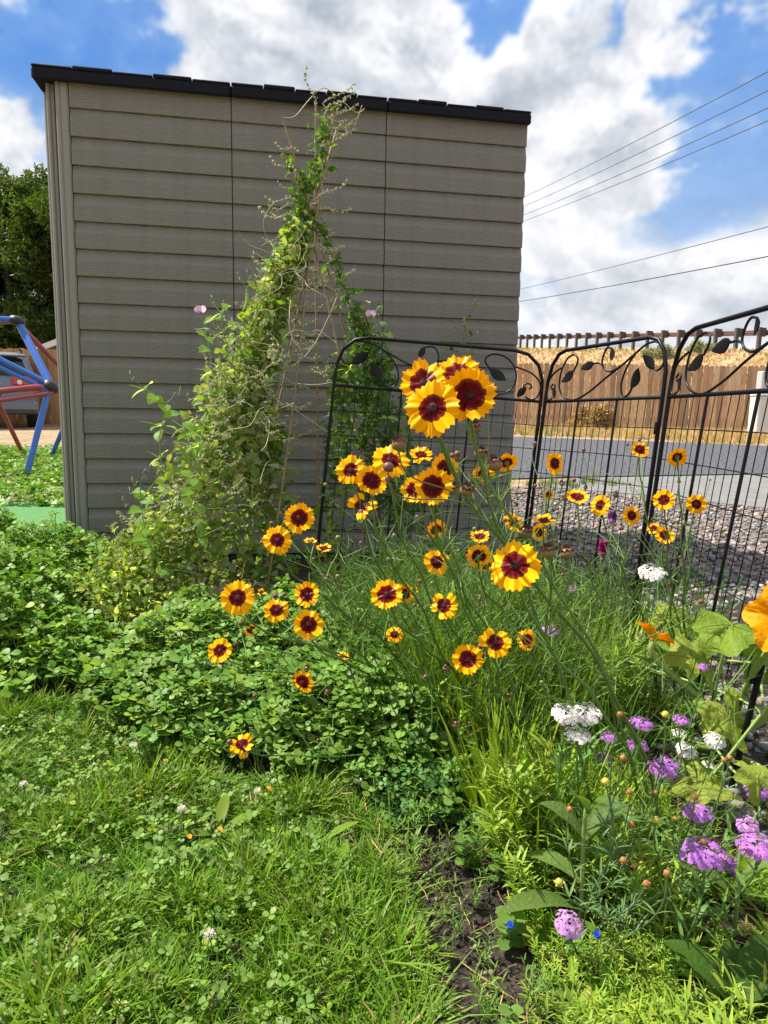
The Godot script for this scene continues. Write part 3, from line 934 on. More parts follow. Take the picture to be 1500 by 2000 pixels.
# ---------------------------------------------------------------- far left
func tree(called: String, label: String, at: Vector3, hgt: float, spread: float, col: Color, n: int, conifer: bool, leaf_len: float) -> void:
	var t := thing(called, label, "tree", at, "trees behind the house")
	var mb := MB.new()
	var lean := Vector3(rf(-0.3, 0.3), hgt * 0.92, rf(-0.3, 0.3))
	mb.tube([Vector3(0, -0.1, 0), lean * 0.25 + Vector3(0.1, 0, 0), lean * 0.6, lean], [hgt * 0.024, hgt * 0.018, hgt * 0.010, 0.02], 8)
	part("trunk", mb.mesh(M.bark), t)
	var tips := []
	var limbs := MB.new()
	var nl := 46 if conifer else 30
	for i in nl:
		var s := rf(0.12, 0.95) if conifer else rf(0.25, 0.92)
		var a := i * 2.399 + rf(-0.4, 0.4)
		var reach := spread * (1.05 - s) * rf(0.75, 1.1) if conifer else spread * rf(0.55, 1.05) * sqrt(max(0.05, 1.0 - pow((s - 0.5) * 1.7, 2.0)))
		var p := lean * s
		var q := p + Vector3(cos(a) * reach, reach * (-0.12 if conifer else rf(0.15, 0.7)), sin(a) * reach)
		var m := p.lerp(q, 0.5) + Vector3(0, reach * 0.1, 0)
		limbs.tube([p, m, q], [hgt * 0.006, hgt * 0.004, 0.008], 5)
		tips.append([p, m, q])
	var lb := limbs.mesh(M.bark)
	part("limbs", lb, t)
	var leaf := MB.new()
	for k in 6:
		var d := Vector3(rf(-1, 1), rf(-0.6, 0.6), rf(-1, 1))
		leaf.blade(d * leaf_len * 0.5, rdir(), rdir(), leaf_len, leaf_len * (0.16 if conifer else 0.42), [0.25, 1.0, 0.75, 0.05], 0.5, 0.2)
	var lm := leaf.mesh(M.leaf)
	var xs := []; var cs := []
	for i in n:
		var b: Array = tips[rng.randi() % tips.size()]
		var s := pow(rng.randf(), 0.6)
		var p: Vector3 = b[0].lerp(b[1], s * 2.0) if s < 0.5 else b[1].lerp(b[2], s * 2.0 - 1.0)
		var puff := hgt * (0.03 if conifer else 0.06) * (0.4 + s)
		p += rdir() * puff * rng.randf()
		xs.append(Transform3D(Basis.from_euler(Vector3(rf(-1, 1), rf(0, TAU), rf(-1, 1))).scaled(Vector3.ONE * rf(0.7, 1.3)), p))
		cs.append(vary(col, 0.35, 0.15))
	scatter("crown", lm, xs, cs, t)

func build_far_left() -> void:
	tree("broadleaf_tree", "tall loose green tree rising behind the house at far left", Vector3(-14.4, 0.3, -27.0), 9.4, 2.7, Color(0.075, 0.115, 0.03), 5600, false, 0.17)
	tree("broadleaf_tree", "tall green tree with bare dark trunk beside the shed edge", Vector3(-12.2, 0.3, -26.0), 9.4, 2.1, Color(0.08, 0.12, 0.03), 4200, false, 0.17)
	tree("conifer_tree", "dark evergreen tree behind the car", Vector3(-15.6, 0.3, -28.5), 8.4, 2.6, Color(0.02, 0.038, 0.02), 7000, true, 0.22)
	tree("conifer_tree", "dark evergreen tree over the house roof", Vector3(-13.4, 0.3, -29.0), 7.2, 2.4, Color(0.022, 0.036, 0.02), 6500, true, 0.22)
	tree("conifer_tree", "dark evergreen tree at the left edge of the picture", Vector3(-17.5, 0.3, -27.5), 8.8, 2.6, Color(0.018, 0.034, 0.02), 5200, true, 0.22)
	# house: low roof with pale fascia
	var t := thing("house", "low house with grey roof and pale fascia behind the fence", "house", Vector3(-10.3, -0.35, -22.6))
	var mb := MB.new(); mb.box(Vector3(-1.5, 0, -4.0), Vector3(4.0, 2.35, 0.0)); part("wall", mb.mesh(M.house_wall), t)
	mb = MB.new()
	mb.prism(PackedVector2Array([Vector2(-2.0, 2.20), Vector2(-2.0, 2.28), Vector2(1.4, 3.6), Vector2(4.8, 2.28), Vector2(4.8, 2.20), Vector2(1.4, 3.5)]), -4.5, 0.45)
	part("roof", mb.mesh(M.house_roof), t)
	mb = MB.new()
	mb.prism(PackedVector2Array([Vector2(-2.0, 2.10), Vector2(-2.0, 2.285), Vector2(1.4, 3.61), Vector2(4.8, 2.285), Vector2(4.8, 2.10), Vector2(1.4, 3.42)]), 0.455, 0.49)
	part("fascia", mb.mesh(M.fascia), t)
	board_fence("plank_fence", "bright tan new board fence behind the parked car", Vector3(-10.9, 0.17, -16.9), Vector3(-6.0, 0.17, -16.6), 1.8, "pine", 35, false)
	build_car()
	build_dome()

func build_car() -> void:
	# seen from behind; local x to the right, z towards us
	var t := thing("parked_car", "grey blue sport utility car parked with its tail towards us", "car", Vector3(-8.18, 0.13, -14.3))
	t.rotation.y = 0.46
	var side := [[0.0, 0.32], [0.02, 0.62], [0.03, 0.80], [-0.04, 0.98], [-0.28, 1.42], [-0.42, 1.56], [-0.9, 1.63], [-2.2, 1.60], [-2.9, 1.36], [-3.3, 1.05], [-4.4, 0.92], [-4.62, 0.60], [-4.6, 0.32]]
	var mb := MB.new()
	var cols := 9
	for p in side:
		var y: float = p[1]
		var hw := 0.93 - 0.02 * pow(clampf((0.7 - y) / 0.4, 0, 1), 2.0) - 0.24 * pow(clampf((y - 0.95) / 0.68, 0.0, 1.0), 1.25)
		for k in cols:
			var s := -1.0 + 2.0 * k / (cols - 1)
			var e := 1.0 - pow(absf(s), 5.0)
			mb.add(Vector3(hw * signf(s) * pow(absf(s), 0.85), y, p[0] - 0.16 * (1.0 - e) * (1.0 if p[0] > -2 else -1.0)))
	for i in side.size() - 1:
		for k in cols - 1:
			var a := i * cols + k
			mb.quad(a, a + 1, a + cols + 1, a + cols)
	# flanks
	for sg in [0, cols - 1]:
		var c := mb.add(Vector3(-0.9 if sg == 0 else 0.9, 0.7, -2.2))
		for i in side.size() - 1:
			var a: int = i * cols + sg; var b: int = (i + 1) * cols + sg
			if sg == 0: mb.tri(c, a, b)
			else: mb.tri(c, b, a)
	part("body", mb.mesh(M.car_paint), t)
	mb = MB.new()
	mb.face4(Vector3(-0.74, 1.12, -0.085), Vector3(0.74, 1.12, -0.085), Vector3(0.64, 1.46, -0.27), Vector3(-0.64, 1.46, -0.27))
	mb.box(Vector3(-0.7, 1.1, -0.25), Vector3(0.7, 1.12, -0.12))
	part("rear_window", mb.mesh(M.car_glass), t)
	mb = MB.new(); mb.box(Vector3(-0.72, 1.50, -0.40), Vector3(0.72, 1.55, -0.16), Color.WHITE, Transform3D.IDENTITY, 0.02); part("spoiler", mb.mesh(M.car_paint), t)
	mb = MB.new(); mb.box(Vector3(-0.90, 0.34, -0.30), Vector3(0.90, 0.60, 0.085), Color.WHITE, Transform3D.IDENTITY, 0.07); part("bumper", mb.mesh(M.car_paint), t)
	mb = MB.new(); mb.box(Vector3(-0.88, 0.30, -0.30), Vector3(0.88, 0.42, 0.05), Color.WHITE, Transform3D.IDENTITY, 0.03); part("bumper_skirt", mb.mesh(M.car_grey), t)
	for s in [-1.0, 1.0]:
		mb = MB.new()
		mb.box(Vector3(min(0.44 * s, 0.89 * s), 0.90, -0.20), Vector3(max(0.44 * s, 0.89 * s), 1.10, 0.03), Color.WHITE, Transform3D.IDENTITY, 0.03)
		var tl := part("tail_light", mb.mesh(M.tail_red), t)
		mb = MB.new(); mb.ball(Vector3(0.58 * s, 0.97, 0.030), Vector3(0.05, 0.05, 0.01), 10, 6); part("reverse_lamp", mb.mesh(M.white_metal), tl)
		mb = MB.new(); mb.tube([Vector3(0.6 * s, 1.68, -0.7), Vector3(0.62 * s, 1.69, -1.4), Vector3(0.6 * s, 1.66, -2.1)], [0.022], 6); part("roof_rail", mb.mesh(M.black_plastic), t)
		for z in [-0.85, -3.65]:
			mb = MB.new()
			var pr := []
			mb.tube([Vector3(0.66 * s, 0.33, z), Vector3(0.70 * s, 0.33, z), Vector3(0.86 * s, 0.33, z), Vector3(0.90 * s, 0.33, z)], [0.30, 0.335, 0.335, 0.30], 20)
			var wh := part("wheel", mb.mesh(M.tyre), t)
			mb = MB.new(); mb.tube([Vector3(0.895 * s, 0.33, z), Vector3(0.91 * s, 0.33, z)], [0.21, 0.19], 16); part("rim", mb.mesh(M.grey_metal), wh)
	mb = MB.new(); mb.box(Vector3(-0.44, 0.80, 0.015), Vector3(0.44, 0.845, 0.05), Color.WHITE, Transform3D.IDENTITY, 0.01); part("trim_strip", mb.mesh(M.chrome), t)
	mb = MB.new(); mb.box(Vector3(-0.16, 0.64, 0.02), Vector3(0.16, 0.79, 0.048), Color.WHITE, Transform3D.IDENTITY, 0.005); part("licence_plate", mb.mesh(M.white_metal), t)
	mb = MB.new()
	var ring := []
	for i in 13: ring.append(Vector3(0.18 + 0.055 * cos(TAU * i / 12.0), 0.92 + 0.028 * sin(TAU * i / 12.0), 0.012))
	mb.tube(ring, [0.007], 4); mb.tube([Vector3(0.18, 0.895, 0.012), Vector3(0.18, 0.945, 0.006)], [0.006], 4); mb.tube([Vector3(0.135, 0.93, 0.012), Vector3(0.225, 0.93, 0.012)], [0.006], 4)
	part("emblem", mb.mesh(M.chrome), t)

func build_dome() -> void:
	var t := thing("climbing_dome", "blue and red tube climbing dome with black hubs", "climbing dome", Vector3(-3.6, 0, -6.6))
	var o := Vector3(-3.6, 0, -6.6)
	var hubs := {"A": Vector3(-3.032, 0.839, -6.3), "T": Vector3(-3.464, 1.444, -6.6), "L": Vector3(-4.05, 1.40, -6.0), "B": Vector3(-4.15, 0.60, -5.25), "R": Vector3(-3.30, 0.86, -7.55), "K": Vector3(-4.45, 0.80, -7.9), "W": Vector3(-4.7, 1.32, -6.9)}
	var feet := {"F1": Vector3(-3.075, 0, -5.841), "F2": Vector3(-3.98, 0, -8.15), "F3": Vector3(-4.5, 0, -8.6), "F4": Vector3(-3.9, 0, -4.9), "F5": Vector3(-5.2, 0, -8.4), "F6": Vector3(-4.9, 0, -5.0)}
	var all := hubs.duplicate(); all.merge(feet)
	var bars := [["A", "T", 0], ["A", "L", 0], ["A", "B", 1], ["A", "F1", 0], ["T", "L", 0], ["T", "R", 1], ["T", "W", 1], ["A", "R", 0], ["R", "F2", 0], ["K", "F3", 1], ["K", "F5", 0], ["B", "F4", 0], ["B", "L", 1], ["B", "F6", 1], ["R", "K", 1], ["K", "W", 0], ["L", "W", 1]]
	for b in bars:
		var p: Vector3 = all[b[0]] - o; var q: Vector3 = all[b[1]] - o
		var d := (q - p).normalized()
		var sd := d.cross(Vector3(0.3, 0.2, 0.9)).normalized()
		var mb := MB.new()
		var pts := [p - d * 0.0, p.lerp(q, 0.1) + sd * 0.012, p.lerp(q, 0.5) + sd * 0.012, p.lerp(q, 0.9) + sd * 0.012, q]
		mb.tube(pts, [0.024, 0.027, 0.027, 0.027, 0.024], 10)
		part("bar", mb.mesh(M.red_paint if b[2] == 1 else M.blue_paint), t)
		if b[0] == "A" and b[1] in ["T", "L", "B"]:
			mb = MB.new()
			var of := Vector3(0.03, -0.055, 0.03)
			mb.tube([p + of, p.lerp(q, 0.5) + of * 1.3, q + of], [0.02], 8)
			part("bar", mb.mesh(M.red_paint if b[2] == 1 else M.blue_paint), t)
	for k in hubs:
		var mb := MB.new()
		mb.ball(hubs[k] - o, Vector3(0.075, 0.05, 0.075), 12, 7, Color.WHITE, along(hubs[k] - o - Vector3(-0.3, 0, 0.2)))
		part("hub", mb.mesh(M.black_plastic), t)

# ---------------------------------------------------------------- lawn and clover
const OVATE := [0.06, 0.62, 0.95, 1.0, 0.78, 0.42, 0.03]
const OBOVATE := [0.08, 0.5, 0.86, 1.0, 0.8, 0.12]
const LANCE := [0.25, 0.85, 1.0, 0.8, 0.5, 0.03]
const NARROW := [0.8, 1.0, 0.85, 0.05]
const HEART := [0.55, 1.0, 0.92, 0.66, 0.34, 0.02]

func grass_tuft(n: int, lo: float, hi: float, wide: float, lean: float) -> ArrayMesh:
	var mb := MB.new()
	for i in n:
		var a := rf(0, TAU)
		var out := Vector3(cos(a), 0, sin(a))
		var l := rf(lean * 0.3, lean)
		var L := rf(lo, hi)
		mb.blade(out * rf(0, 0.012), Vector3.UP + out * l, -out + Vector3.UP * l, L, wide * rf(0.7, 1.3), [1.0, 0.9, 0.66, 0.05], rf(0.2, 1.1), 0.25, vary(Color.WHITE, 0.18, 0.08))
	return mb.mesh(M.grass)

func clover_leaf(cup: float) -> ArrayMesh:
	var mb := MB.new()
	for k in 3:
		var a := TAU * k / 3.0 + 0.3
		var d := Vector3(cos(a), cup, sin(a))
		mb.blade(d * 0.06, d, Vector3.UP, 1.0, 0.86, OBOVATE, 0.35, 0.12)
	mb.tube([Vector3.ZERO, Vector3(0.1, -1.2, 0.05), Vector3(0.3, -3.0, 0.2)], [0.06], 3, Color(1.2, 1.1, 1.0), false)
	return mb.mesh(M.clover)

func clover_field(called: String, label: String, poly: Array, n: int, hgt: float, size: Vector2, col: Color, edge := 0.1) -> void:
	var pg := PackedVector2Array()
	var lo := Vector2(1e9, 1e9); var hi := -lo
	for p in poly:
		pg.append(Vector2(p[0], p[1])); lo = lo.min(pg[-1]); hi = hi.max(pg[-1])
	var f := FastNoiseLite.new(); f.seed = n; f.frequency = 2.6; f.fractal_octaves = 3
	var xs := [[], [], []]; var cs := [[], [], []]
	var made := 0
	var tries := 0
	while made < n and tries < n * 8:
		tries += 1
		var x := rf(lo.x, hi.x); var z := rf(lo.y, hi.y)
		var jx: float = f.get_noise_2d(x * 3.0 + 40.0, z * 3.0) * min(0.09, edge); var jz: float = f.get_noise_2d(x * 3.0, z * 3.0 + 70.0) * min(0.09, edge)
		if not inside(pg, x + jx, z + jz): continue
		var dist := 1e9
		for i in pg.size():
			var q := Geometry2D.get_closest_point_to_segment(Vector2(x, z), pg[i], pg[(i + 1) % pg.size()])
			dist = min(dist, q.distance_to(Vector2(x, z)))
		var H := hgt * (0.85 + 0.5 * f.get_noise_2d(x, z) + 0.25 * f.get_noise_2d(x * 4.0, z * 4.0)) * (0.3 + 0.7 * clampf(dist / edge, 0, 1))
		var y := H * (0.25 + 0.75 * pow(rng.randf(), 0.5)) + 0.012
		var k := rng.randi() % 3
		var s := rf(size.x, size.y) * (1.35 if rng.randf() < 0.1 else 1.0) * (0.65 if rng.randf() < 0.2 else 1.0)
		var up := (Vector3.UP + rdir() * 0.55).normalized()
		xs[k].append(Transform3D(along(up, rf(0, TAU)).scaled_local(Vector3.ONE * s), Vector3(x, y, z)))
		var q := vary(col, 0.22, 0.14)
		if rng.randf() < 0.08: q = Color(col.r * 1.7, col.g * 1.35, col.b * 0.8)
		cs[k].append(q)
		made += 1
	var root := thing(called, label, "clover", Vector3.ZERO)
	root.set_meta("kind", "stuff")
	for k in 3: scatter("leaves", clover_leaf([0.05, 0.25, 0.5][k]), xs[k], cs[k], root)

func build_lawn() -> void:
	var lawn := PackedVector2Array([Vector2(-2.4, -1.42), Vector2(-0.9, -1.55), Vector2(-0.55, -1.42), Vector2(-0.3, -1.2), Vector2(0.02, -1.13), Vector2(0.02, -1.02), Vector2(0.01, -0.96), Vector2(0.04, -0.87), Vector2(0.06, -0.7), Vector2(0.04, -0.5), Vector2(0.0, -0.25), Vector2(-2.4, -0.25)])
	var f := FastNoiseLite.new(); f.seed = 91; f.frequency = 4.5; f.fractal_octaves = 3
	var tufts := [grass_tuft(13, 0.022, 0.042, 0.0024, 1.1), grass_tuft(13, 0.026, 0.05, 0.0027, 1.7), grass_tuft(12, 0.02, 0.04, 0.0022, 2.6), grass_tuft(8, 0.042, 0.068, 0.0032, 1.4)]
	var root := thing("lawn_grass", "short sunlit lawn grass mixed with clover in the foreground", "grass", Vector3.ZERO)
	root.set_meta("kind", "stuff")
	var xs := [[], [], [], []]; var cs := [[], [], [], []]
	var made := 0
	while made < 22000:
		var x := rf(-2.0, 0.09); var z := rf(-1.56, -0.3)
		if x < -1.3 and rng.randf() < 0.5: continue
		if not inside(lawn, x, z): continue
		var nv := f.get_noise_2d(x, z)
		if nv < -0.25 and rng.randf() < 0.55: continue
		var k := rng.randi() % 3
		if nv > 0.15 and rng.randf() < 0.35: k = 3
		if x > -0.22 and z > -1.0 and rng.randf() < 0.45: k = 3
		var s := rf(0.75, 1.2) * (1.0 + 0.35 * nv)
		var comb := Basis(Vector3(cos(nv * 9.0), 0, sin(nv * 9.0)), rf(-0.25, 0.5))
		xs[k].append(Transform3D(comb * Basis(Vector3.UP, rf(0, TAU)).scaled(Vector3(s, s * rf(0.75, 1.15), s)), Vector3(x, 0.004, z)))
		var base := Color(0.095, 0.215, 0.014).lerp(Color(0.165, 0.29, 0.02), clampf(0.5 + nv, 0, 1))
		if rng.randf() < 0.05: base = Color(0.3, 0.27, 0.1)
		cs[k].append(vary(base, 0.22, 0.15))
		made += 1
	for k in 4: scatter("blades", tufts[k], xs[k], cs[k], root)
	clover_field("lawn_clover", "low small clover leaves scattered through the lawn", [[-2.0, -0.3], [-0.1, -0.3], [-0.02, -0.9], [-0.1, -1.15], [-0.5, -1.4], [-2.0, -1.45]], 4600, 0.036, Vector2(0.006, 0.0115), Color(0.16, 0.265, 0.05), 0.02)
	# broad weed leaves in the lawn
	for w in [[-0.10, -0.99, "rosette of broad pale weed leaves in the lawn nearest the bare soil"], [-0.26, -1.02, "rosette of broad weed leaves in the lawn below the fallen petals"], [-0.42, -0.84, "rosette of broad weed leaves in the lower left lawn"], [-0.06, -0.9, "small rosette of weed leaves under the coarse grass at the lawn edge"]]:
		var mb := MB.new()
		for k in 7:
			var a := k * 0.95 + rf(-0.2, 0.2)
			mb.blade(Vector3.ZERO, Vector3(cos(a), rf(0.3, 0.8), sin(a)), Vector3.UP, rf(0.05, 0.09), rf(0.015, 0.024), [0.15, 0.5, 0.85, 1.0, 0.8, 0.3], rf(0.5, 1.0), 0.2, vary(Color(0.2, 0.32, 0.04), 0.15, 0.1), 0.03)
		single("lawn_weed", mb.mesh(M.leaf), w[2], "weed", Transform3D(Basis.IDENTITY, Vector3(w[0], 0.008, w[1])), "broadleaf weeds in the lawn")
	# clover beds
	clover_field("clover_bed", "tall lush clover bed in front of the shed's left corner", [[-2.8, -1.35], [-0.92, -1.5], [-0.66, -1.52], [-0.70, -1.75], [-0.84, -1.95], [-1.02, -2.5], [-0.98, -2.82], [-1.42, -2.86], [-1.6, -3.1], [-3.4, -3.1]], 14000, 0.232, Vector2(0.014, 0.026), Color(0.15, 0.285, 0.035), 0.16)
	clover_field("clover_patch", "clover patch spreading in front of the vine teepee", [[-0.62, -1.42], [-0.42, -1.24], [-0.15, -1.2], [0.1, -1.1], [0.2, -1.3], [0.1, -1.9], [-0.2, -2.15], [-0.66, -2.05], [-0.72, -1.6]], 8500, 0.165, Vector2(0.011, 0.022), Color(0.15, 0.27, 0.045), 0.14)
	clover_field("clover_fringe", "sparse low clover between lawn and bare soil", [[-0.1, -1.2], [0.05, -1.02], [0.14, -1.02], [0.2, -1.15], [0.12, -1.3]], 520, 0.06, Vector2(0.008, 0.014), Color(0.10, 0.22, 0.05), 0.05)
	clover_field("clover_lawn", "yellow green clover lawn under the climbing dome", [[-8.0, -4.5], [-1.5, -4.48], [-1.5, -8.0], [-3.6, -9.6], [-8.0, -9.2]], 14000, 0.11, Vector2(0.024, 0.042), Color(0.15, 0.29, 0.035), 0.2)
	# white clover heads
	var head := MB.new()
	for i in 60:
		var d := rdir()
		if d.y < -0.4: d.y = -d.y
		head.blade(d * 0.0035, d, rdir(), 0.0065, 0.0042, [0.6, 1.0, 0.3], 0.4, 0.3, vary(Color(0.80, 0.80, 0.66), 0.08, 0.03))
	var hm := head.mesh(M.soft_petal)
	var st := MB.new(); st.tube([Vector3(0, -0.045, 0), Vector3(0.003, -0.02, 0), Vector3.ZERO], [0.0009], 4, Color(0.1, 0.2, 0.04))
	var sm := st.mesh(M.stem)
	var where := ["white clover flower in the lawn at the far left edge", "white clover flower in mid lawn among dark grass", "small white clover flower low in the front lawn", "white clover flower by the fallen orange petals", "white clover flower right at the front of the clover bed", "tiny white clover flower beside the small clover patch", "white clover flower at the left border of the lawn"]
	for i in 6:
		var t := thing("clover_flower", where[i], "flower", Vector3(WHITE_CLOVER[i][0], 0.048, WHITE_CLOVER[i][1]), "white clover flowers in the lawn")
		part("flower_head", hm, t, Transform3D(Basis.IDENTITY.scaled(Vector3.ONE * rf(0.65, 0.9)), Vector3.ZERO)); part("stem", sm, t)
	# fallen coreopsis petals
	var pn := ["leftmost of three dried orange petals fallen by the clover edge", "rightmost of three dried orange petals fallen by the clover edge", "middle of three dried orange petals fallen by the clover edge", "dried orange petal fallen in the lawn near the lowest coreopsis flower", "", "right of two dried orange petals fallen in mid lawn", "left of two dried orange petals fallen in mid lawn"]
	for i in [0, 1, 2, 3, 5, 6]:
		var mb := MB.new()
		mb.blade(Vector3.ZERO, Vector3(rf(-1, 1), 0.3, rf(-1, 1)), Vector3.UP, 0.012, 0.007, [0.4, 0.9, 1.0, 0.6], 0.9, 0.4, Color(0.62, 0.24, 0.02))
		single("fallen_petal", mb.mesh(M.petal), pn[i], "petal", Transform3D(Basis.IDENTITY, Vector3(FALLEN[i][0], 0.042, FALLEN[i][1])), "fallen orange petals on the lawn")

func build_soil_litter() -> void:
	var mb := MB.new(); mb.ball(Vector3.ZERO, Vector3(1, 0.7, 0.85), 6, 4)
	var crumb := mb.mesh(M.stone)
	var xs := []; var cs := []
	for i in 3800:
		var x := rf(-0.1, 0.5); var z := rf(-1.25, -0.45)
		xs.append(Transform3D(Basis.from_euler(Vector3(rf(0, 3), rf(0, 3), rf(0, 3))).scaled(Vector3.ONE * rf(0.0012, 0.0045)), Vector3(x, rf(0.008, 0.018), z)))
		cs.append(vary([Color(0.03, 0.02, 0.014), Color(0.06, 0.04, 0.026), Color(0.045, 0.03, 0.02), Color(0.3, 0.26, 0.2)][rng.randi() % (4 if rng.randf() < 0.25 else 3)], 0.3, 0.1))
	stuff(scatter("soil_crumbs", crumb, xs, cs), "crumbs and small grit on the bare soil", "soil")
	mb = MB.new(); mb.tube([Vector3(-0.5, 0, 0), Vector3(-0.1, 0.03, 0.04), Vector3(0.5, 0, -0.03)], [0.018], 4)
	var straw := mb.mesh(M.dry_stem)
	xs = []; cs = []
	for i in 420:
		var s := rf(0.015, 0.06)
		xs.append(Transform3D(Basis.from_euler(Vector3(rf(-0.2, 0.2), rf(0, TAU), rf(-0.2, 0.2))).scaled(Vector3(s, s, s)), Vector3(rf(-0.08, 0.55), rf(0.016, 0.028), rf(-1.3, -0.45))))
		cs.append(vary(Color(0.75, 0.6, 0.45), 0.4, 0.1))
	stuff(scatter("straw_litter", straw, xs, cs), "dry straw bits lying on the bare soil", "straw")

# ---------------------------------------------------------------- teepee and vines
func build_teepee() -> void:
	var apex := Vector3(-0.272, 1.40, -2.56)
	var o := Vector3(-0.35, 0, -2.5)
	var t := thing("bamboo_teepee", "tall bamboo cane teepee tied together in front of the shed", "plant support", o)
	var canes := [[Vector3(-0.64, 0, -2.16), Vector3(-0.20, 1.70, -2.66)], [Vector3(-0.53, 0, -2.5), Vector3(-0.198, 1.693, -2.55)], [Vector3(-0.285, 0, -2.88), Vector3(-0.262, 1.765, -2.60)], [Vector3(0.13, 0, -2.78), Vector3(-0.367, 1.66, -2.5)], [Vector3(0.06, 0.0, -2.5), Vector3(-0.34, 1.52, -2.57)], [Vector3(-0.40, 0, -2.25), Vector3(-0.25, 1.5, -2.60)]]
	for c in canes:
		var mb := MB.new()
		var pts := []; var rad := []
		var a: Vector3 = c[0] - o; var b: Vector3 = c[1] - o
		for i in 29:
			var s := i / 28.0
			pts.append(a.lerp(b, s) + Vector3(sin(s * 5.0 + a.x * 9.0), 0, cos(s * 4.0)) * 0.006)
			rad.append(0.0048 * (1.0 - 0.35 * s) * (1.18 if i % 5 == 2 else 1.0))
		mb.tube(pts, rad, 7)
		part("cane", mb.mesh(M.bamboo), t)
	# split cane bundle on the right leg
	for k in 3:
		var mb := MB.new()
		mb.tube([Vector3(-0.115 + k * 0.014, 1.07, -2.62 + k * 0.008) - o, Vector3(-0.03 + k * 0.008, 0.78, -2.66) - o, Vector3(0.075, 0.44, -2.72) - o], [0.005, 0.0055, 0.005], 6)
		part("cane", mb.mesh(M.bamboo), t)
	# lashings and strings
	for y in [1.40, 1.22, 1.02]:
		var mb := MB.new()
		var pts := []
		var c := apex.lerp(Vector3(-0.06, 0.85, -2.65), clampf((1.40 - y) / 0.5, 0, 1)) - o
		c.y = y
		for i in 40: pts.append(c + Vector3(cos(i * 0.9) * 0.02, (i - 20) * 0.0011, sin(i * 0.9) * 0.02))
		mb.tube(pts, [0.0016], 4)
		part("lashing", mb.mesh(M.twine), t)
	var strings := [[Vector3(-0.175, 1.12, -2.57), Vector3(-0.43, 0.86, -2.47), -0.12], [Vector3(-0.43, 0.82, -2.45), Vector3(-0.07, 0.86, -2.62), -0.06], [Vector3(-0.42, 0.56, -2.45), Vector3(-0.26, 0.61, -2.75), 0.0], [Vector3(-0.40, 0.74, -2.45), Vector3(0.05, 0.42, -2.72), 0.0], [Vector3(-0.27, 0.42, -2.8), Vector3(-0.02, 0.16, -2.6), 0.0], [Vector3(-0.27, 0.70, -2.75), Vector3(-0.10, 0.84, -2.63), -0.03]]
	for s in strings:
		var mb := MB.new()
		var pts := []
		for i in 11:
			var q := i / 10.0
			pts.append(s[0].lerp(s[1], q) + Vector3(0, s[2] * 4.0 * q * (1.0 - q), 0) - o)
		mb.tube(pts, [0.0017], 4)
		part("string", mb.mesh(M.twine), t)

func leaf_pick(kind: int) -> ArrayMesh:
	var mb := MB.new()
	match kind:
		0: mb.blade(Vector3.ZERO, Vector3(0, 0.2, 1), Vector3.UP, 1.0, 0.82, HEART, 0.6, 0.25)
		1: mb.blade(Vector3.ZERO, Vector3(0, 0.4, 1), Vector3.UP, 1.0, 0.58, OVATE, 0.8, 0.35)
		2:
			for s in [-1.0, 1.0]:
				mb.blade(Vector3.ZERO, Vector3(s, 0.3, 0.5), Vector3(0, 1, 0.2), 0.85, 0.62, OVATE, 0.7, 0.2)
			mb.tube([Vector3.ZERO, Vector3(0, 0.3, 0.7), Vector3(0, 0.45, 1.2)], [0.03, 0.02, 0.01], 3)
		3: mb.blade(Vector3.ZERO, Vector3(0.2, 0.1, 1), Vector3(0.3, 1, 0), 0.9, 0.4, LANCE, 1.6, 0.5, Color.WHITE, 0.12)
	return mb.mesh(M.leaf)

func pod_mesh() -> ArrayMesh:
	var mb := MB.new()
	var pts := []; var rad := []
	for i in 11:
		var s := i / 10.0
		pts.append(Vector3(0.012 * sin(s * 2.6), -s * 0.072, 0.006 * s * s))
		rad.append(0.0058 * pow(sin(PI * clampf(s * 0.94 + 0.03, 0, 1)), 0.55) * (1.0 + 0.07 * sin(s * 44.0)) + 0.0004)
	mb.tube(pts, rad, 8, Color(0.235, 0.36, 0.06))
	mb.tube([Vector3(0, 0.014, 0), Vector3.ZERO], [0.0011, 0.0016], 5, Color(0.2, 0.3, 0.06))
	for k in 4:
		var a := TAU * k / 4.0
		mb.blade(Vector3.ZERO, Vector3(cos(a), -0.6, sin(a)), Vector3(cos(a), 1, sin(a)), 0.009, 0.005, OVATE, 0.2, 0.2, Color(0.2, 0.3, 0.06))
	return mb.mesh(M.stem)

func spray_mesh() -> ArrayMesh:
	var mb := MB.new()
	var pts := []
	for i in 9: pts.append(Vector3(i * 0.0135, 0.008 * sin(i * 0.8), 0.006 * cos(i * 1.1)))
	mb.tube(pts, [0.0009, 0.0006], 4, Color(0.42, 0.40, 0.2))
	for i in 46:
		var p: Vector3 = pts[1 + rng.randi() % 8]
		var q := p + rdir() * rf(0.002, 0.006)
		mb.ball(q, Vector3(0.0022, 0.0028, 0.0022) * rf(0.7, 1.2), 5, 3, vary(Color(0.40, 0.42, 0.2), 0.25, 0.15))
	return mb.mesh(M.stem)

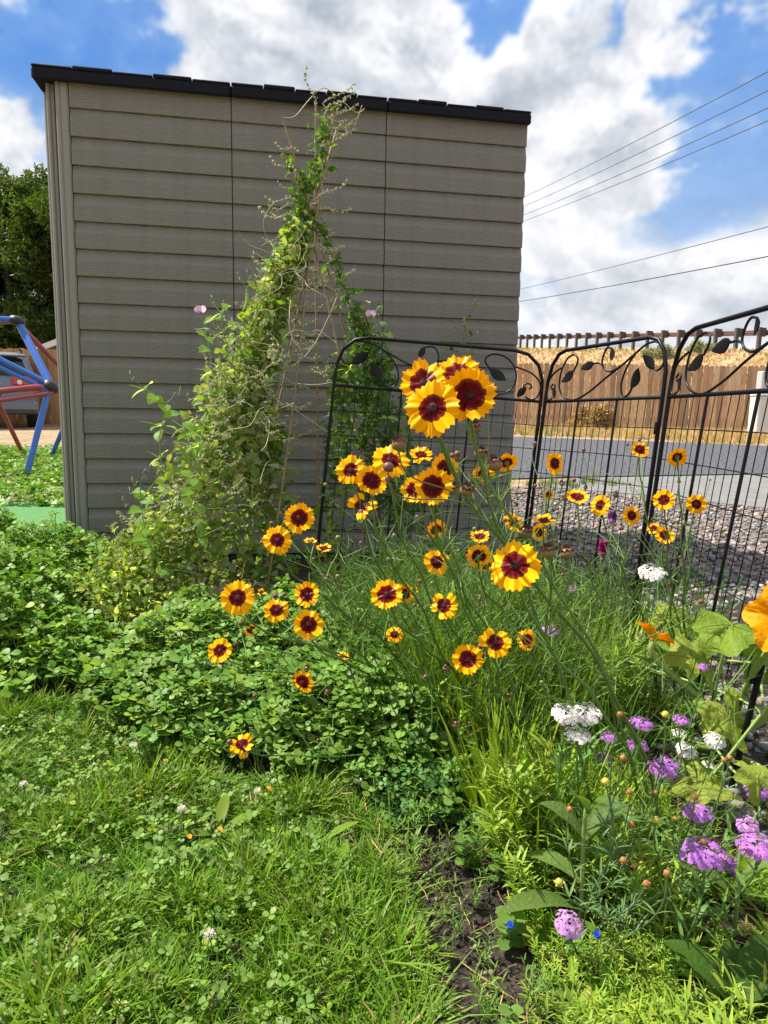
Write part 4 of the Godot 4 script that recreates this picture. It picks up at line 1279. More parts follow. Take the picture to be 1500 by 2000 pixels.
func vine(called: String, label: String, at: Vector3, spines: Array, kinds: Array, cols: Array, size: Vector2, named: int) -> Node3D:
	var t := thing(called, label, "vine", at)
	# climbing stems
	for sp in spines:
		if rng.randf() < 0.0: continue
		var mb := MB.new()
		var pts := []
		var a: Vector3 = sp[0]; var b: Vector3 = sp[1]
		var ph := rf(0, 6)
		for i in 34:
			var s := i / 33.0
			var r: float = lerp(sp[2], sp[3], s) * 0.35
			pts.append(a.lerp(b, s) + Vector3(cos(ph + s * 16.0), 0.1 * sin(s * 30.0), sin(ph + s * 16.0)) * r - at)
		mb.tube(pts, [0.0022, 0.0016], 5, vary(Color(0.22, 0.25, 0.09), 0.2, 0.2))
		part("stem", mb.mesh(M.stem), t)
	var meshes := []
	for k in kinds: meshes.append(leaf_pick(k))
	var xs := []; var cs := []
	for k in kinds: xs.append([]); cs.append([])
	for sp in spines:
		for i in int(sp[4]):
			var s := rng.randf()
			var r: float = lerp(sp[2], sp[3], s)
			var p: Vector3 = sp[0].lerp(sp[1], s) + rdir() * r * pow(rng.randf(), 0.55) - at
			if p.y + at.y < 0.01: p.y = 0.01 - at.y + rf(0, 0.1)
			var k := rng.randi() % kinds.size()
			var sc := rf(size.x, size.y) * (0.75 if rng.randf() < 0.4 else 1.0)
			var b := along((Vector3.UP * 0.9 + rdir()).normalized(), rf(0, TAU)).scaled_local(Vector3.ONE * sc)
			xs[k].append(Transform3D(b, p))
			cs[k].append(vary(cols[rng.randi() % cols.size()], 0.25, 0.15))
	for k in kinds.size():
		# the foremost, largest leaves are pieces of their own, the rest one mass
		var each := int(named / kinds.size())
		var order := range(xs[k].size())
		order.sort_custom(func(a, b): return xs[k][a].origin.z + xs[k][a].basis.y.length() * 2.0 > xs[k][b].origin.z + xs[k][b].basis.y.length() * 2.0)
		var rest := []; var rc := []
		for j in order.size():
			var i: int = order[j]
			if j < each:
				var tone: Color = cs[k][i]
				var key := "leaf_tone%d" % (j % 5)
				if not M.has(key):
					var m: StandardMaterial3D = M.leaf.duplicate()
					m.vertex_color_use_as_albedo = false
					m.albedo_color = Color([0.10, 0.14, 0.085, 0.17, 0.12][j % 5], [0.20, 0.24, 0.17, 0.27, 0.23][j % 5], [0.04, 0.045, 0.05, 0.04, 0.05][j % 5]).linear_to_srgb()
					M[key] = m
				var o := part("leaf", meshes[k], t, xs[k][i])
				o.material_override = M[key]
			else:
				rest.append(xs[k][i]); rc.append(cs[k][i])
		if not rest.is_empty(): scatter("foliage", meshes[k], rest, rc, t)
	return t

func tendril(p: Vector3, d: Vector3, L: float) -> Array:
	var pts := []
	var sd := d.cross(Vector3.UP).normalized()
	for i in 15:
		var s := i / 14.0
		pts.append(p + d * L * s * (1.0 - 0.35 * s) + (sd * sin(s * s * 11.0) + Vector3.UP * (1.0 - cos(s * s * 11.0))) * L * 0.16 * s)
	return pts

func pea_shoot(t: Node3D, at: Vector3, path: Array, nleaf: int, scale: float) -> void:
	var mb := MB.new()
	var pts := []
	for p in path: pts.append(p - at)
	pts = smooth_path(pts, 5)
	mb.tube(pts, [0.0022, 0.0018], 5, Color(0.17, 0.27, 0.09))
	part("stem", mb.mesh(M.stem), t)
	var lm := leaf_pick(2); var lm1 := leaf_pick(1)
	for i in nleaf:
		var s := (i + 0.6) / nleaf
		var p: Vector3 = pts[int(s * (pts.size() - 1))]
		var a := rf(0, TAU)
		var o := part("leaf", lm if i % 2 == 0 else lm1, t, Transform3D(along(Vector3(cos(a) * 0.5, 0.8, 0.5 + sin(a) * 0.3), a).scaled_local(Vector3.ONE * scale * rf(0.8, 1.15)), p))
		o.material_override = M.pea_leaf
		if i % 2 == 0:
			mb = MB.new(); mb.tube(tendril(p, Vector3(rf(-1, 1), rf(0.1, 0.6), rf(-0.2, 0.6)).normalized(), rf(0.06, 0.1)), [0.0008], 3, Color(0.25, 0.32, 0.12))
			part("tendril", mb.mesh(M.stem), t)

func pea_flower(t: Node3D, p: Vector3) -> void:
	var mb := MB.new()
	mb.blade(Vector3.ZERO, Vector3(-0.9, 0.7, 0.3), Vector3(0.2, 0.5, 1), 0.016, 0.022, [0.5, 1.0, 0.95, 0.5], 0.5, 0.1, Color(0.72, 0.52, 0.66))
	mb.blade(Vector3.ZERO, Vector3(0.9, 0.7, 0.3), Vector3(-0.2, 0.5, 1), 0.016, 0.022, [0.5, 1.0, 0.95, 0.5], 0.5, 0.1, Color(0.75, 0.58, 0.7))
	mb.blade(Vector3(0, -0.002, 0.003), Vector3(0.1, 0.1, 1), Vector3(0, 1, 0), 0.013, 0.012, [0.4, 1.0, 0.9, 0.3], 0.8, 0.5, Color(0.36, 0.02, 0.14))
	mb.ball(Vector3(0, -0.004, 0), Vector3(0.004, 0.005, 0.004), 6, 4, Color(0.2, 0.3, 0.1))
	part("flower", mb.mesh(M.soft_petal), t, Transform3D(Basis.IDENTITY.scaled(Vector3.ONE * 1.3), p))

func build_vines() -> void:
	var pl: StandardMaterial3D = M.leaf.duplicate(); pl.vertex_color_use_as_albedo = false; pl.albedo_color = lin(0.13, 0.27, 0.06)
	M.pea_leaf = pl
	var apex := Vector3(-0.272, 1.40, -2.55)
	var pale := [Color(0.27, 0.38, 0.09), Color(0.37, 0.46, 0.15), Color(0.17, 0.29, 0.065), Color(0.42, 0.47, 0.2), Color(0.49, 0.46, 0.27)]
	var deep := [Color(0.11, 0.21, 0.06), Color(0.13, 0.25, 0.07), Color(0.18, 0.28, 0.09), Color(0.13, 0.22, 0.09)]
	var gold := [Color(0.37, 0.42, 0.10), Color(0.30, 0.41, 0.11), Color(0.42, 0.43, 0.18), Color(0.18, 0.26, 0.06), Color(0.20, 0.27, 0.08)]
	var t := vine("pea_vine", "dense pale green pea vine covering the left canes of the teepee", Vector3(-0.6, 0, -2.3),
		[[Vector3(-0.72, 0.04, -2.08), Vector3(-0.50, 0.80, -2.38), 0.20, 0.11, 1700], [Vector3(-0.50, 0.80, -2.38), Vector3(-0.30, 1.35, -2.53), 0.105, 0.055, 700], [Vector3(-0.56, 0.05, -2.30), Vector3(-0.42, 0.95, -2.46), 0.16, 0.075, 1000], [Vector3(-0.40, 0.04, -2.30), Vector3(-0.40, 0.62, -2.44), 0.15, 0.07, 620], [Vector3(-0.42, 0.95, -2.46), Vector3(-0.30, 1.30, -2.54), 0.07, 0.045, 340]],
		[0, 1, 2, 3], pale, Vector2(0.02, 0.046), 200)
	var at := Vector3(-0.6, 0, -2.3)
	pea_shoot(t, at, [Vector3(-0.53, 0.62, -2.28), Vector3(-0.565, 0.78, -2.29), Vector3(-0.585, 0.90, -2.3), Vector3(-0.606, 0.985, -2.3)], 6, 0.055)
	pea_flower(t, Vector3(-0.606, 1.0, -2.295) - at)
	pea_shoot(t, at, [Vector3(-0.66, 0.30, -2.18), Vector3(-0.70, 0.45, -2.18), Vector3(-0.715, 0.58, -2.18), Vector3(-0.70, 0.70, -2.18), Vector3(-0.76, 0.75, -2.17)], 11, 0.058)
	pea_shoot(t, at, [Vector3(-0.50, 0.85, -2.28), Vector3(-0.53, 0.95, -2.26), Vector3(-0.52, 1.03, -2.25)], 6, 0.05)
	pea_shoot(t, at, [Vector3(-0.66, 0.20, -2.0), Vector3(-0.70, 0.34, -1.98), Vector3(-0.71, 0.46, -1.98)], 8, 0.055)
	pea_shoot(t, at, [Vector3(-0.56, 0.30, -2.05), Vector3(-0.58, 0.48, -2.06), Vector3(-0.55, 0.62, -2.08)], 8, 0.055)
	pea_shoot(t, at, [Vector3(-0.42, 1.0, -2.38), Vector3(-0.41, 1.12, -2.38), Vector3(-0.38, 1.24, -2.4)], 6, 0.045)
	pea_shoot(t, at, [Vector3(-0.60, 0.42, -2.2), Vector3(-0.62, 0.55, -2.18), Vector3(-0.64, 0.66, -2.18)], 8, 0.058)
	pea_shoot(t, at, [Vector3(-0.80, 0.10, -2.12), Vector3(-0.85, 0.18, -2.1), Vector3(-0.885, 0.22, -2.1), Vector3(-0.90, 0.28, -2.1)], 6, 0.048)
	var pod := pod_mesh()
	for q in [[-0.755, 0.40, -2.19, -0.6], [-0.555, 0.715, -2.26, -0.55], [-0.575, 0.70, -2.27, -0.7], [-0.44, 1.03, -2.38, -0.4], [-0.535, 0.80, -2.27, -0.2], [-0.43, 0.98, -2.38, -0.3], [-0.83, 0.16, -2.1, -0.5], [-0.47, 1.08, -2.36, -0.25], [-0.60, 0.52, -2.2, -0.2]]:
		part("pod", pod, t, Transform3D(Basis(Vector3.BACK, q[3]).scaled(Vector3.ONE * rf(0.95, 1.25)), Vector3(q[0], q[1], q[2]) - at))
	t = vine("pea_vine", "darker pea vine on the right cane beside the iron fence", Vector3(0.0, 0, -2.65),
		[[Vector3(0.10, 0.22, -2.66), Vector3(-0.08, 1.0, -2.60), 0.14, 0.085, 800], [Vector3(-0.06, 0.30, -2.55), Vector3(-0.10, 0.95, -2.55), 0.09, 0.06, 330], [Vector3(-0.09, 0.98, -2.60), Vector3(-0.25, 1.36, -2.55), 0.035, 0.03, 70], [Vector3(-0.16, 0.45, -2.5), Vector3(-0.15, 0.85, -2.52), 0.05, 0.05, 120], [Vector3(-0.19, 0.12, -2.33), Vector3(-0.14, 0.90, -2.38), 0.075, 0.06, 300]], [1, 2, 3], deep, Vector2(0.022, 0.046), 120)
	at = Vector3(0.0, 0, -2.65)
	pea_shoot(t, at, [Vector3(-0.06, 0.85, -2.58), Vector3(-0.055, 0.95, -2.57), Vector3(-0.07, 1.05, -2.56), Vector3(-0.06, 1.08, -2.56)], 4, 0.036)
	pea_flower(t, Vector3(-0.06, 1.03, -2.55) - at)
	pea_shoot(t, at, [Vector3(0.05, 0.3, -2.58), Vector3(0.07, 0.55, -2.56), Vector3(0.065, 0.8, -2.55)], 6, 0.04)
	for q in [[-0.115, 0.62, -2.55, 0.2], [0.0, 0.48, -2.55, -0.15], [0.02, 0.47, -2.55, 0.25], [-0.14, 0.88, -2.54, 0.1], [-0.03, 0.66, -2.54, 1.4], [0.06, 0.80, -2.56, 0.2]]:
		part("pod", pod, t, Transform3D(Basis(Vector3.BACK, q[3]).scaled(Vector3.ONE * rf(0.9, 1.2)), Vector3(q[0], q[1], q[2]) - at))
	t = vine("yellowed_vine", "yellowing vine leaves heaped at the foot of the left cane", Vector3(-0.72, 0, -2.0),
		[[Vector3(-0.92, 0.10, -2.12), Vector3(-0.62, 0.14, -1.93), 0.13, 0.14, 1300], [Vector3(-0.86, 0.20, -2.14), Vector3(-0.62, 0.30, -2.05), 0.12, 0.12, 1000]], [0, 1, 3], gold, Vector2(0.016, 0.03), 90)
	# loose tendrils and runners around the mass
	var main: Node3D = get_node("pea_vine")
	var mo := Vector3(-0.6, 0, -2.3)
	for i in 46:
		var s := rng.randf()
		var c := Vector3(-0.36, 1.15, -2.45).lerp(Vector3(-0.74, 0.15, -2.1), s) + Vector3(rf(-0.13, 0.06) * (0.4 + s), rf(-0.05, 0.05), rf(0.0, 0.1))
		var mb := MB.new(); mb.tube(tendril(c - mo, Vector3(rf(-1, 0.7), rf(-0.2, 0.8), rf(0, 0.6)).normalized(), rf(0.05, 0.13)), [0.0009, 0.0007], 3, vary(Color(0.36, 0.38, 0.18), 0.2, 0.1))
		part("tendril", mb.mesh(M.stem), main)
	# tangle of thin pale runners through the vine
	for i in 70:
		var s := rng.randf()
		var c := Vector3(-0.34, 1.2, -2.46).lerp(Vector3(-0.62, 0.12, -2.14), s) + Vector3(rf(-0.12, 0.12) * (0.5 + s), rf(-0.05, 0.05), rf(0.02, 0.14))
		var pts := [c - mo]
		var dv := Vector3(rf(-1, 1), rf(-0.3, 1), rf(-0.3, 0.4)).normalized()
		for k in 5:
			dv = (dv + rdir() * 0.75).normalized()
			pts.append(pts[-1] + dv * rf(0.02, 0.055))
		var mb := MB.new(); mb.tube(smooth_path(pts, 3), [0.0013, 0.0009], 4, vary(Color(0.40, 0.38, 0.2), 0.25, 0.12))
		part("runner", mb.mesh(M.stem), main)
	# silvery dead leaves on the heap
	for q in [[-0.62, 0.10, -1.83], [-0.60, 0.13, -1.84], [-0.625, 0.06, -1.82], [-0.585, 0.145, -1.85], [-0.79, 0.14, -1.98], [-0.80, 0.16, -1.98]]:
		var mb := MB.new()
		mb.blade(Vector3.ZERO, Vector3(rf(0.2, 0.8), rf(0.4, 1), 0.3), Vector3(0, 0.4, 1), rf(0.035, 0.05), 0.018, OVATE, 0.8, 0.3, Color(0.26, 0.25, 0.30))
		part("dead_leaf", mb.mesh(M.leaf), t, Transform3D(Basis.IDENTITY, Vector3(q[0], q[1], q[2]) - Vector3(-0.72, 0, -2.0)))
	t = vine("bindweed_vine", "bindweed wound round the teepee top with pale seed sprays", Vector3(-0.3, 0, -2.55),
		[[Vector3(-0.42, 0.9, -2.45), Vector3(-0.28, 1.5, -2.55), 0.06, 0.04, 180], [Vector3(-0.28, 1.42, -2.55), Vector3(-0.23, 1.70, -2.56), 0.05, 0.06, 80], [Vector3(-0.36, 1.55, -2.52), Vector3(-0.29, 1.35, -2.55), 0.02, 0.03, 30], [Vector3(-0.1, 0.9, -2.62), Vector3(-0.25, 1.35, -2.56), 0.025, 0.02, 26]], [0, 1], [Color(0.10, 0.20, 0.045), Color(0.16, 0.27, 0.06), Color(0.13, 0.22, 0.075)], Vector2(0.022, 0.042), 60)
	at = Vector3(-0.3, 0, -2.55)
	var sprays := [spray_mesh(), spray_mesh(), spray_mesh()]
	var spots := []
	for i in 30:
		var y := rf(0.95, 1.62)
		var sgn := -1.0 if rng.randf() < 0.55 else 1.0
		var c := Vector3(lerp(-0.42, -0.28, clampf((y - 0.9) / 0.5, 0, 1)), y, -2.52)
		spots.append([c + Vector3(sgn * 0.03, 0, rf(-0.02, 0.05)), Vector3(sgn, rf(-0.1, 0.6), rf(-0.3, 0.5))])
	for i in 14: spots.append([Vector3(-0.24 + rf(-0.03, 0.03), rf(1.60, 1.73), -2.55), Vector3(rf(-0.5, 1.0), rf(-0.3, 0.7), rf(-0.3, 0.5))])
	for i in 26:
		var y := rf(0.5, 1.25)
		spots.append([Vector3(-0.29 + rf(-0.04, 0.06), y, -2.7), Vector3(rf(-1, 1), rf(-0.1, 0.5), rf(-0.2, 0.5))])
	for i in 95:
		var s := rng.randf()
		spots.append([Vector3(-0.40, 0.9, -2.40).lerp(Vector3(-0.66, 0.25, -2.1), s) + rdir() * 0.1, Vector3(rf(-1, 1), rf(-0.2, 0.6), rf(0, 0.7))])
	for sp in spots:
		var d: Vector3 = sp[1].normalized()
		var z := d.cross(Vector3.UP).normalized()
		part("seed_spray", sprays[rng.randi() % 3], t, Transform3D(Basis(d, z.cross(d), z).scaled_local(Vector3.ONE * rf(0.7, 1.25)), sp[0] - at))
	# long looping runners at the very top
	for r in [[Vector3(-0.37, 1.68, -2.53), Vector3(-0.33, 1.685, -2.53), Vector3(-0.28, 1.745, -2.54), Vector3(-0.235, 1.785, -2.55), Vector3(-0.19, 1.76, -2.55)], [Vector3(-0.24, 1.5, -2.55), Vector3(-0.21, 1.68, -2.55), Vector3(-0.18, 1.74, -2.54), Vector3(-0.12, 1.70, -2.53), Vector3(-0.09, 1.71, -2.52)], [Vector3(-0.26, 1.45, -2.55), Vector3(-0.2, 1.57, -2.55), Vector3(-0.13, 1.65, -2.53), Vector3(-0.10, 1.72, -2.52)]]:
		var pts := []
		for p in r: pts.append(p - at)
		var mb := MB.new(); mb.tube(smooth_path(pts, 5), [0.0016], 4, Color(0.3, 0.28, 0.12))
		part("runner", mb.mesh(M.stem), t)
	# dark thin vine high on the wall behind the fence
	t = vine("wall_vine", "thin dark vine creeping up the shed wall above the fence", Vector3(0.30, 0, -3.12),
		[[Vector3(0.24, 0.80, -3.10), Vector3(0.38, 1.18, -3.12), 0.09, 0.04, 46], [Vector3(0.36, 0.85, -3.12), Vector3(0.36, 1.05, -3.12), 0.07, 0.04, 30]], [3, 1], [Color(0.12, 0.13, 0.05), Color(0.10, 0.15, 0.05)], Vector2(0.014, 0.03), 40)
const CANDYTUFTS = [[0.412,0.216,-1.021,0.042,0], [0.438,0.142,-1.094,0.04,0], [0.403,0.204,-0.909,0.045,0], [0.401,0.139,-1.128,0.034,0], [0.412,0.07,-1.185,0.034,0], [0.526,0.171,-1.133,0.034,0], [0.62,0.092,-1.046,0.042,0], [0.442,0.155,-0.879,0.044,0], [0.564,0.08,-0.967,0.036,2], [0.369,0.21,-0.71,0.055,0], [0.459,0.185,-0.761,0.052,0], [0.506,0.072,-0.881,0.036,0], [0.23,0.093,-0.739,0.038,2], [0.642,0.183,-1.485,0.03,2], [0.329,0.277,-1.291,0.036,2], [0.572,0.256,-1.165,0.02,0], [0.466,0.273,-1.629,0.03,2], [0.258,0.283,-0.904,0.042,1], [0.292,0.278,-0.918,0.046,1], [0.276,0.255,-0.90,0.042,1], [0.274,0.077,-1.193,0.038,1], [0.586,0.083,-1.262,0.034,1], [0.541,0.112,-1.137,0.038,1], [0.569,0.152,-1.096,0.04,1], [0.607,0.056,-1.183,0.034,1], [0.543,0.382,-1.354,0.06,1]]
const CAPSULES = [[0.258,0.284,-0.728], [0.286,0.273,-0.726], [0.354,0.219,-0.817], [0.36,0.269,-0.725], [0.317,0.242,-0.721], [0.381,0.186,-0.812], [0.324,0.178,-0.81], [0.31,0.16,-0.755], [0.362,0.091,-0.857], [0.297,0.234,-0.641], [0.276,0.223,-0.639], [0.218,0.252,-0.723], [0.207,0.17,-0.71], [0.273,0.36,-0.739], [0.479,0.236,-0.879], [0.505,0.199,-0.941], [0.344,0.341,-0.783], [0.278,0.311,-0.732], [0.569,0.05,-1.088], [0.371,0.218,-0.718], [0.386,0.195,-0.714], [0.28,0.196,-0.714]]
const BLUE_BUDS = [[0.17,0.06,-0.772], [0.274,0.06,-0.759], [0.477,0.06,-0.922]]
const WHITE_CLOVER = [[-0.612,-1.096], [-0.32,-1.031], [-0.207,-0.764], [-0.207,-1.087], [-0.47,-1.237], [-0.036,-1.125], [-0.563,-0.957]]
const FALLEN = [[-0.497,-1.234], [-0.405,-1.197], [-0.445,-1.214], [-0.186,-1.101], [-0.403,-1.191], [-0.253,-0.994], [-0.293,-0.973], [0.112,-1.016], [-0.149,-0.814], [-0.306,-0.74], [-0.056,-1.078], [-0.127,-0.825], [-0.267,-1.049]]
const PLANTS = [
	[Vector3(0.4, 0, -1.02), [[0.044,0.701,-0.654,0.054,-0.30,0.23,0.93,0], [0.083,0.714,-0.693,0.054,-0.02,0.13,0.99,0], [0.08,0.74,-0.789,0.052,-0.15,0.63,0.76,0], [0.038,0.726,-0.717,0.05,-0.28,0.53,0.80,0], [0.13,0.549,-0.661,0.053,-0.31,0.49,0.82,0]],
		[[0.098,0.723,-0.705,0.0145,1], [0.013,0.666,-0.65,0.0145,1], [0.003,0.651,-0.578,0.0095,0], [0.107,0.679,-0.816,0.0145,1], [0.104,0.649,-0.647,0.0145,1], [0.083,0.619,-0.69,0.0145,1], [0.104,0.653,-0.749,0.0145,1], [0.156,0.568,-0.635,0.0145,1], [0.186,0.558,-0.68,0.0145,1], [0.168,0.558,-0.797,0.0145,1]]],
	[Vector3(0.18, 0, -1.3), [[-0.051,0.607,-1.025,0.046,-0.23,0.40,0.89,0], [-0.019,0.595,-0.99,0.046,0.21,0.38,0.90,0], [0.007,0.635,-0.869,0.048,0.11,0.72,0.69,0], [-0.034,0.548,-1.052,0.046,-0.06,0.63,0.77,2]],
		[[-0.046,0.55,-1.122,0.0118,1], [0.027,0.654,-0.983,0.0095,0]]],
	[Vector3(0.26, 0, -1.22), [[0.059,0.605,-0.842,0.048,0.03,0.30,0.95,0], [0.047,0.58,-1.021,0.046,-0.32,0.30,0.90,0], [0.086,0.615,-0.993,0.046,0.52,0.22,0.82,0], [0.067,0.614,-1.283,0.044,0.03,0.85,0.53,0]],
		[[0.096,0.642,-0.911,0.0095,0], [0.006,0.611,-0.876,0.0118,0], [0.088,0.599,-0.878,0.0145,1]]],
	[Vector3(0.05, 0, -1.5), [[-0.12,0.544,-0.96,0.045,0.21,0.43,0.88,0], [-0.161,0.499,-1.021,0.045,0.04,0.50,0.86,0], [-0.158,0.412,-1.462,0.03,0.11,0.97,0.22,0], [-0.124,0.409,-1.402,0.032,-0.07,0.93,0.35,0]],
		[[-0.228,0.465,-1.373,0.0094,0], [-0.183,0.487,-1.255,0.0095,0], [-0.219,0.428,-1.368,0.0083,0], [-0.08,0.474,-1.185,0.0090,2], [-0.159,0.497,-1.378,0.0094,0]]],
	[Vector3(0.02, 0, -1.45), [[-0.187,0.454,-0.86,0.045,0.09,0.53,0.84,0], [-0.12,0.404,-1.06,0.044,-0.23,0.51,0.83,0], [-0.104,0.395,-0.938,0.045,0.24,0.52,0.82,0], [-0.173,0.369,-1.088,0.042,0.20,0.71,0.68,0], [-0.271,0.292,-1.104,0.043,0.01,0.58,0.81,0], [-0.274,0.237,-1.382,0.03,0.35,-0.22,0.91,2], [-0.296,0.25,-1.626,0.025,0.35,0.88,0.31,2]],
		[[-0.181,0.384,-1.123,0.0095,0], [-0.189,0.342,-1.285,0.0079,0], [-0.262,0.301,-1.227,0.0095,0], [-0.28,0.247,-1.27,0.0079,0]]],
	[Vector3(0.1, 0, -1.32), [[-0.14,0.214,-1.164,0.042,0.51,0.68,0.53,0], [-0.226,0.149,-1.055,0.042,0.22,0.78,0.59,2], [-0.082,0.185,-1.374,0.03,-0.04,0.98,0.20,0], [0.024,0.276,-1.251,0.033,-0.01,0.71,0.70,0]],
		[[-0.15,0.175,-1.329,0.0125,1], [-0.089,0.226,-1.099,0.0095,0], [-0.232,0.186,-0.995,0.0095,0], [-0.214,0.04,-1.309,0.0135,1]]],
	[Vector3(0.22, 0, -1.42), [[0.006,0.439,-0.944,0.045,-0.19,0.52,0.83,0], [0.045,0.324,-1.366,0.042,0.48,0.39,0.79,0], [0.087,0.454,-1.092,0.045,0.29,0.46,0.84,0], [0.095,0.402,-1.02,0.044,-0.24,0.67,0.70,2], [0.077,0.254,-1.657,0.028,0.09,0.97,0.25,0]],
		[[0.069,0.384,-1.24,0.0095,0], [-0.046,0.428,-1.373,0.0083,0], [-0.004,0.429,-1.373,0.0073,0], [-0.088,0.374,-1.306,0.0090,2]]],
	[Vector3(0.3, 0, -1.12), [[0.126,0.342,-0.951,0.046,-0.11,0.57,0.82,0], [0.163,0.371,-0.945,0.047,0.10,0.70,0.71,2], [0.272,0.278,-1.23,0.042,-0.66,0.43,0.62,0], [0.18,0.086,-1.262,0.03,-0.05,-0.01,1.00,2], [0.139,0.07,-1.557,0.025,0.04,0.98,0.21,2]],
		[[0.178,0.293,-1.109,0.0095,0], [0.19,0.33,-1.017,0.0095,0], [0.109,0.274,-1.091,0.0145,1], [0.12,0.21,-1.018,0.0145,1], [0.153,0.339,-1.018,0.0095,0], [0.101,0.116,-1.295,0.0143,1]]],
	[Vector3(0.5, 0, -1.55), [[0.316,0.604,-1.279,0.042,0.29,0.23,0.93,0], [0.393,0.503,-1.638,0.032,0.29,-0.15,0.95,2], [0.253,0.484,-1.323,0.042,0.26,0.53,0.81,0], [0.298,0.498,-1.263,0.042,0.06,0.94,0.32,0], [0.356,0.424,-1.553,0.04,0.38,0.22,0.90,0]],
		[[0.309,0.634,-1.421,0.0095,0], [0.42,0.531,-1.616,0.0133,1], [0.357,0.526,-1.615,0.0085,0], [0.292,0.455,-1.176,0.0107,0]]],
	[Vector3(0.66, 0, -1.36), [[0.527,0.625,-1.424,0.036,-0.05,0.40,0.91,0], [0.57,0.616,-1.342,0.04,-0.09,0.48,0.87,1], [0.546,0.532,-1.33,0.042,-0.51,0.43,0.75,0], [0.64,0.517,-1.395,0.042,0.04,0.28,0.96,0]],
		[[0.584,0.638,-1.587,0.0071,0], [0.677,0.546,-1.573,0.0082,0], [0.564,0.538,-1.572,0.0071,0], [0.457,0.614,-1.584,0.0094,0], [0.558,0.628,-1.586,0.0071,0]]],
	[Vector3(0.6, 0, -1.46), [[0.422,0.52,-1.328,0.042,-0.58,0.46,0.67,0], [0.377,0.535,-1.33,0.042,-0.16,0.81,0.56,0], [0.508,0.492,-1.391,0.042,0.26,0.27,0.92,0], [0.69,0.408,-1.728,0.034,-0.53,0.56,0.63,0], [0.607,0.439,-1.458,0.042,-0.13,0.64,0.76,0]],
		[[0.545,0.508,-1.609,0.0145,1], [0.438,0.49,-1.651,0.0137,1], [0.488,0.518,-1.656,0.0099,1], [0.44,0.488,-1.255,0.0095,0], [0.613,0.38,-1.635,0.0087,0]]],
	[Vector3(0.34, 0, -1.58), [[0.208,0.429,-1.457,0.042,-0.07,0.87,0.49,0], [0.158,0.461,-1.111,0.044,-0.38,-0.31,0.87,1], [0.098,0.477,-1.26,0.042,0.28,0.56,0.78,1], [0.185,0.583,-1.276,0.042,-0.41,-0.19,0.89,2], [0.227,0.603,-1.279,0.042,0.20,0.25,0.95,1], [0.238,0.346,-1.541,0.04,0.28,-0.14,0.95,1]],
		[[0.163,0.603,-1.521,0.0091,0], [0.247,0.53,-1.405,0.0095,0], [0.257,0.556,-1.514,0.0091,0], [0.062,0.501,-1.257,0.0095,0], [0.021,0.455,-1.318,0.0090,2], [0.294,0.495,-1.505,0.0091,0]]],
]

# ---------------------------------------------------------------- coreopsis
var petals := []
var discs := []

func petal_mesh(seed_: int, ratio: float) -> ArrayMesh:
	# one ray floret, length 1 along +z from the disc rim; maroon base, golden tip with three teeth
	var r := RandomNumberGenerator.new(); r.seed = seed_
	var gold := Color(0.88, 0.35, 0.0).lerp(Color(0.95, 0.46, 0.0), r.randf()); var gold2 := Color(0.96, 0.50, 0.004); var red := Color(0.105, 0.0, 0.004)
	var mb := MB.new()
	var S := 13
	var rows := []
	var cut := []
	for k in S:
		var s := -1.0 + 2.0 * k / (S - 1)
		cut.append(ratio * (1.0 - 0.28 * s * s) + r.randf_range(-0.012, 0.012))
	var curl := r.randf_range(-0.10, 0.16)
	var dep := r.randf_range(-0.02, 0.03)
	var place := func(s: float, t: float) -> Vector3:
		var w := 0.06 + 0.262 * pow(sin(PI * 0.5 * clampf(t / 0.75, 0, 1)), 0.85) - 0.02 * smooth(0.8, 1.0, t)
		var tip := 1.0 - 0.13 * (0.5 - 0.5 * cos(s * PI * 3.0)) * smooth(0.72, 1.0, t) - 0.12 * s * s * t
		var z := 0.10 + 0.90 * t * tip
		var y := curl * t * t + 0.040 * cos(s * PI * 2.0) * smooth(0.1, 0.5, t) * (0.6 + 0.4 * t) - 0.15 * s * s * t + dep
		return Vector3(s * w, y, z)
	for j in 4:
		for k in S:
			var s := -1.0 + 2.0 * k / (S - 1)
			mb.add(place.call(s, cut[k] * j / 3.0), red if j < 3 else red.lerp(gold, 0.12))
	for j in 5:
		for k in S:
			var s := -1.0 + 2.0 * k / (S - 1)
			var t: float = lerp(cut[k], 1.0, [0.0, 0.3, 0.6, 0.85, 1.0][j])
			mb.add(place.call(s, t), gold.lerp(gold2, r.randf() * 0.6 + 0.2 * j / 4.0))
	for j in [0, 1, 2, 4, 5, 6, 7]:
		for k in S - 1:
			var a: int = j * S + k
			mb.quad(a, a + S, a + S + 1, a + 1)
	return mb.mesh(M.petal)

func disc_mesh(seed_: int) -> ArrayMesh:
	var r := RandomNumberGenerator.new(); r.seed = seed_
	var mb := MB.new()
	mb.ball(Vector3(0, 0.0, 0), Vector3(0.17, 0.10, 0.17), 12, 6, Color(0.035, 0.006, 0.005))
	for i in 46:
		var a := i * 2.399963; var q := sqrt(i / 46.0) * 0.17
		var p := Vector3(cos(a) * q, 0.10 * sqrt(max(0.0, 1.0 - q * q / 0.03)), sin(a) * q)
		var d := (Vector3.UP + p * 2.5).normalized()
		var c := Color(0.06, 0.012, 0.006) if r.randf() < 0.8 else Color(0.35, 0.13, 0.01)
		mb.tube([p, p + d * r.randf_range(0.03, 0.055)], [0.016, 0.011], 5, c)
	return mb.mesh(M.disc)

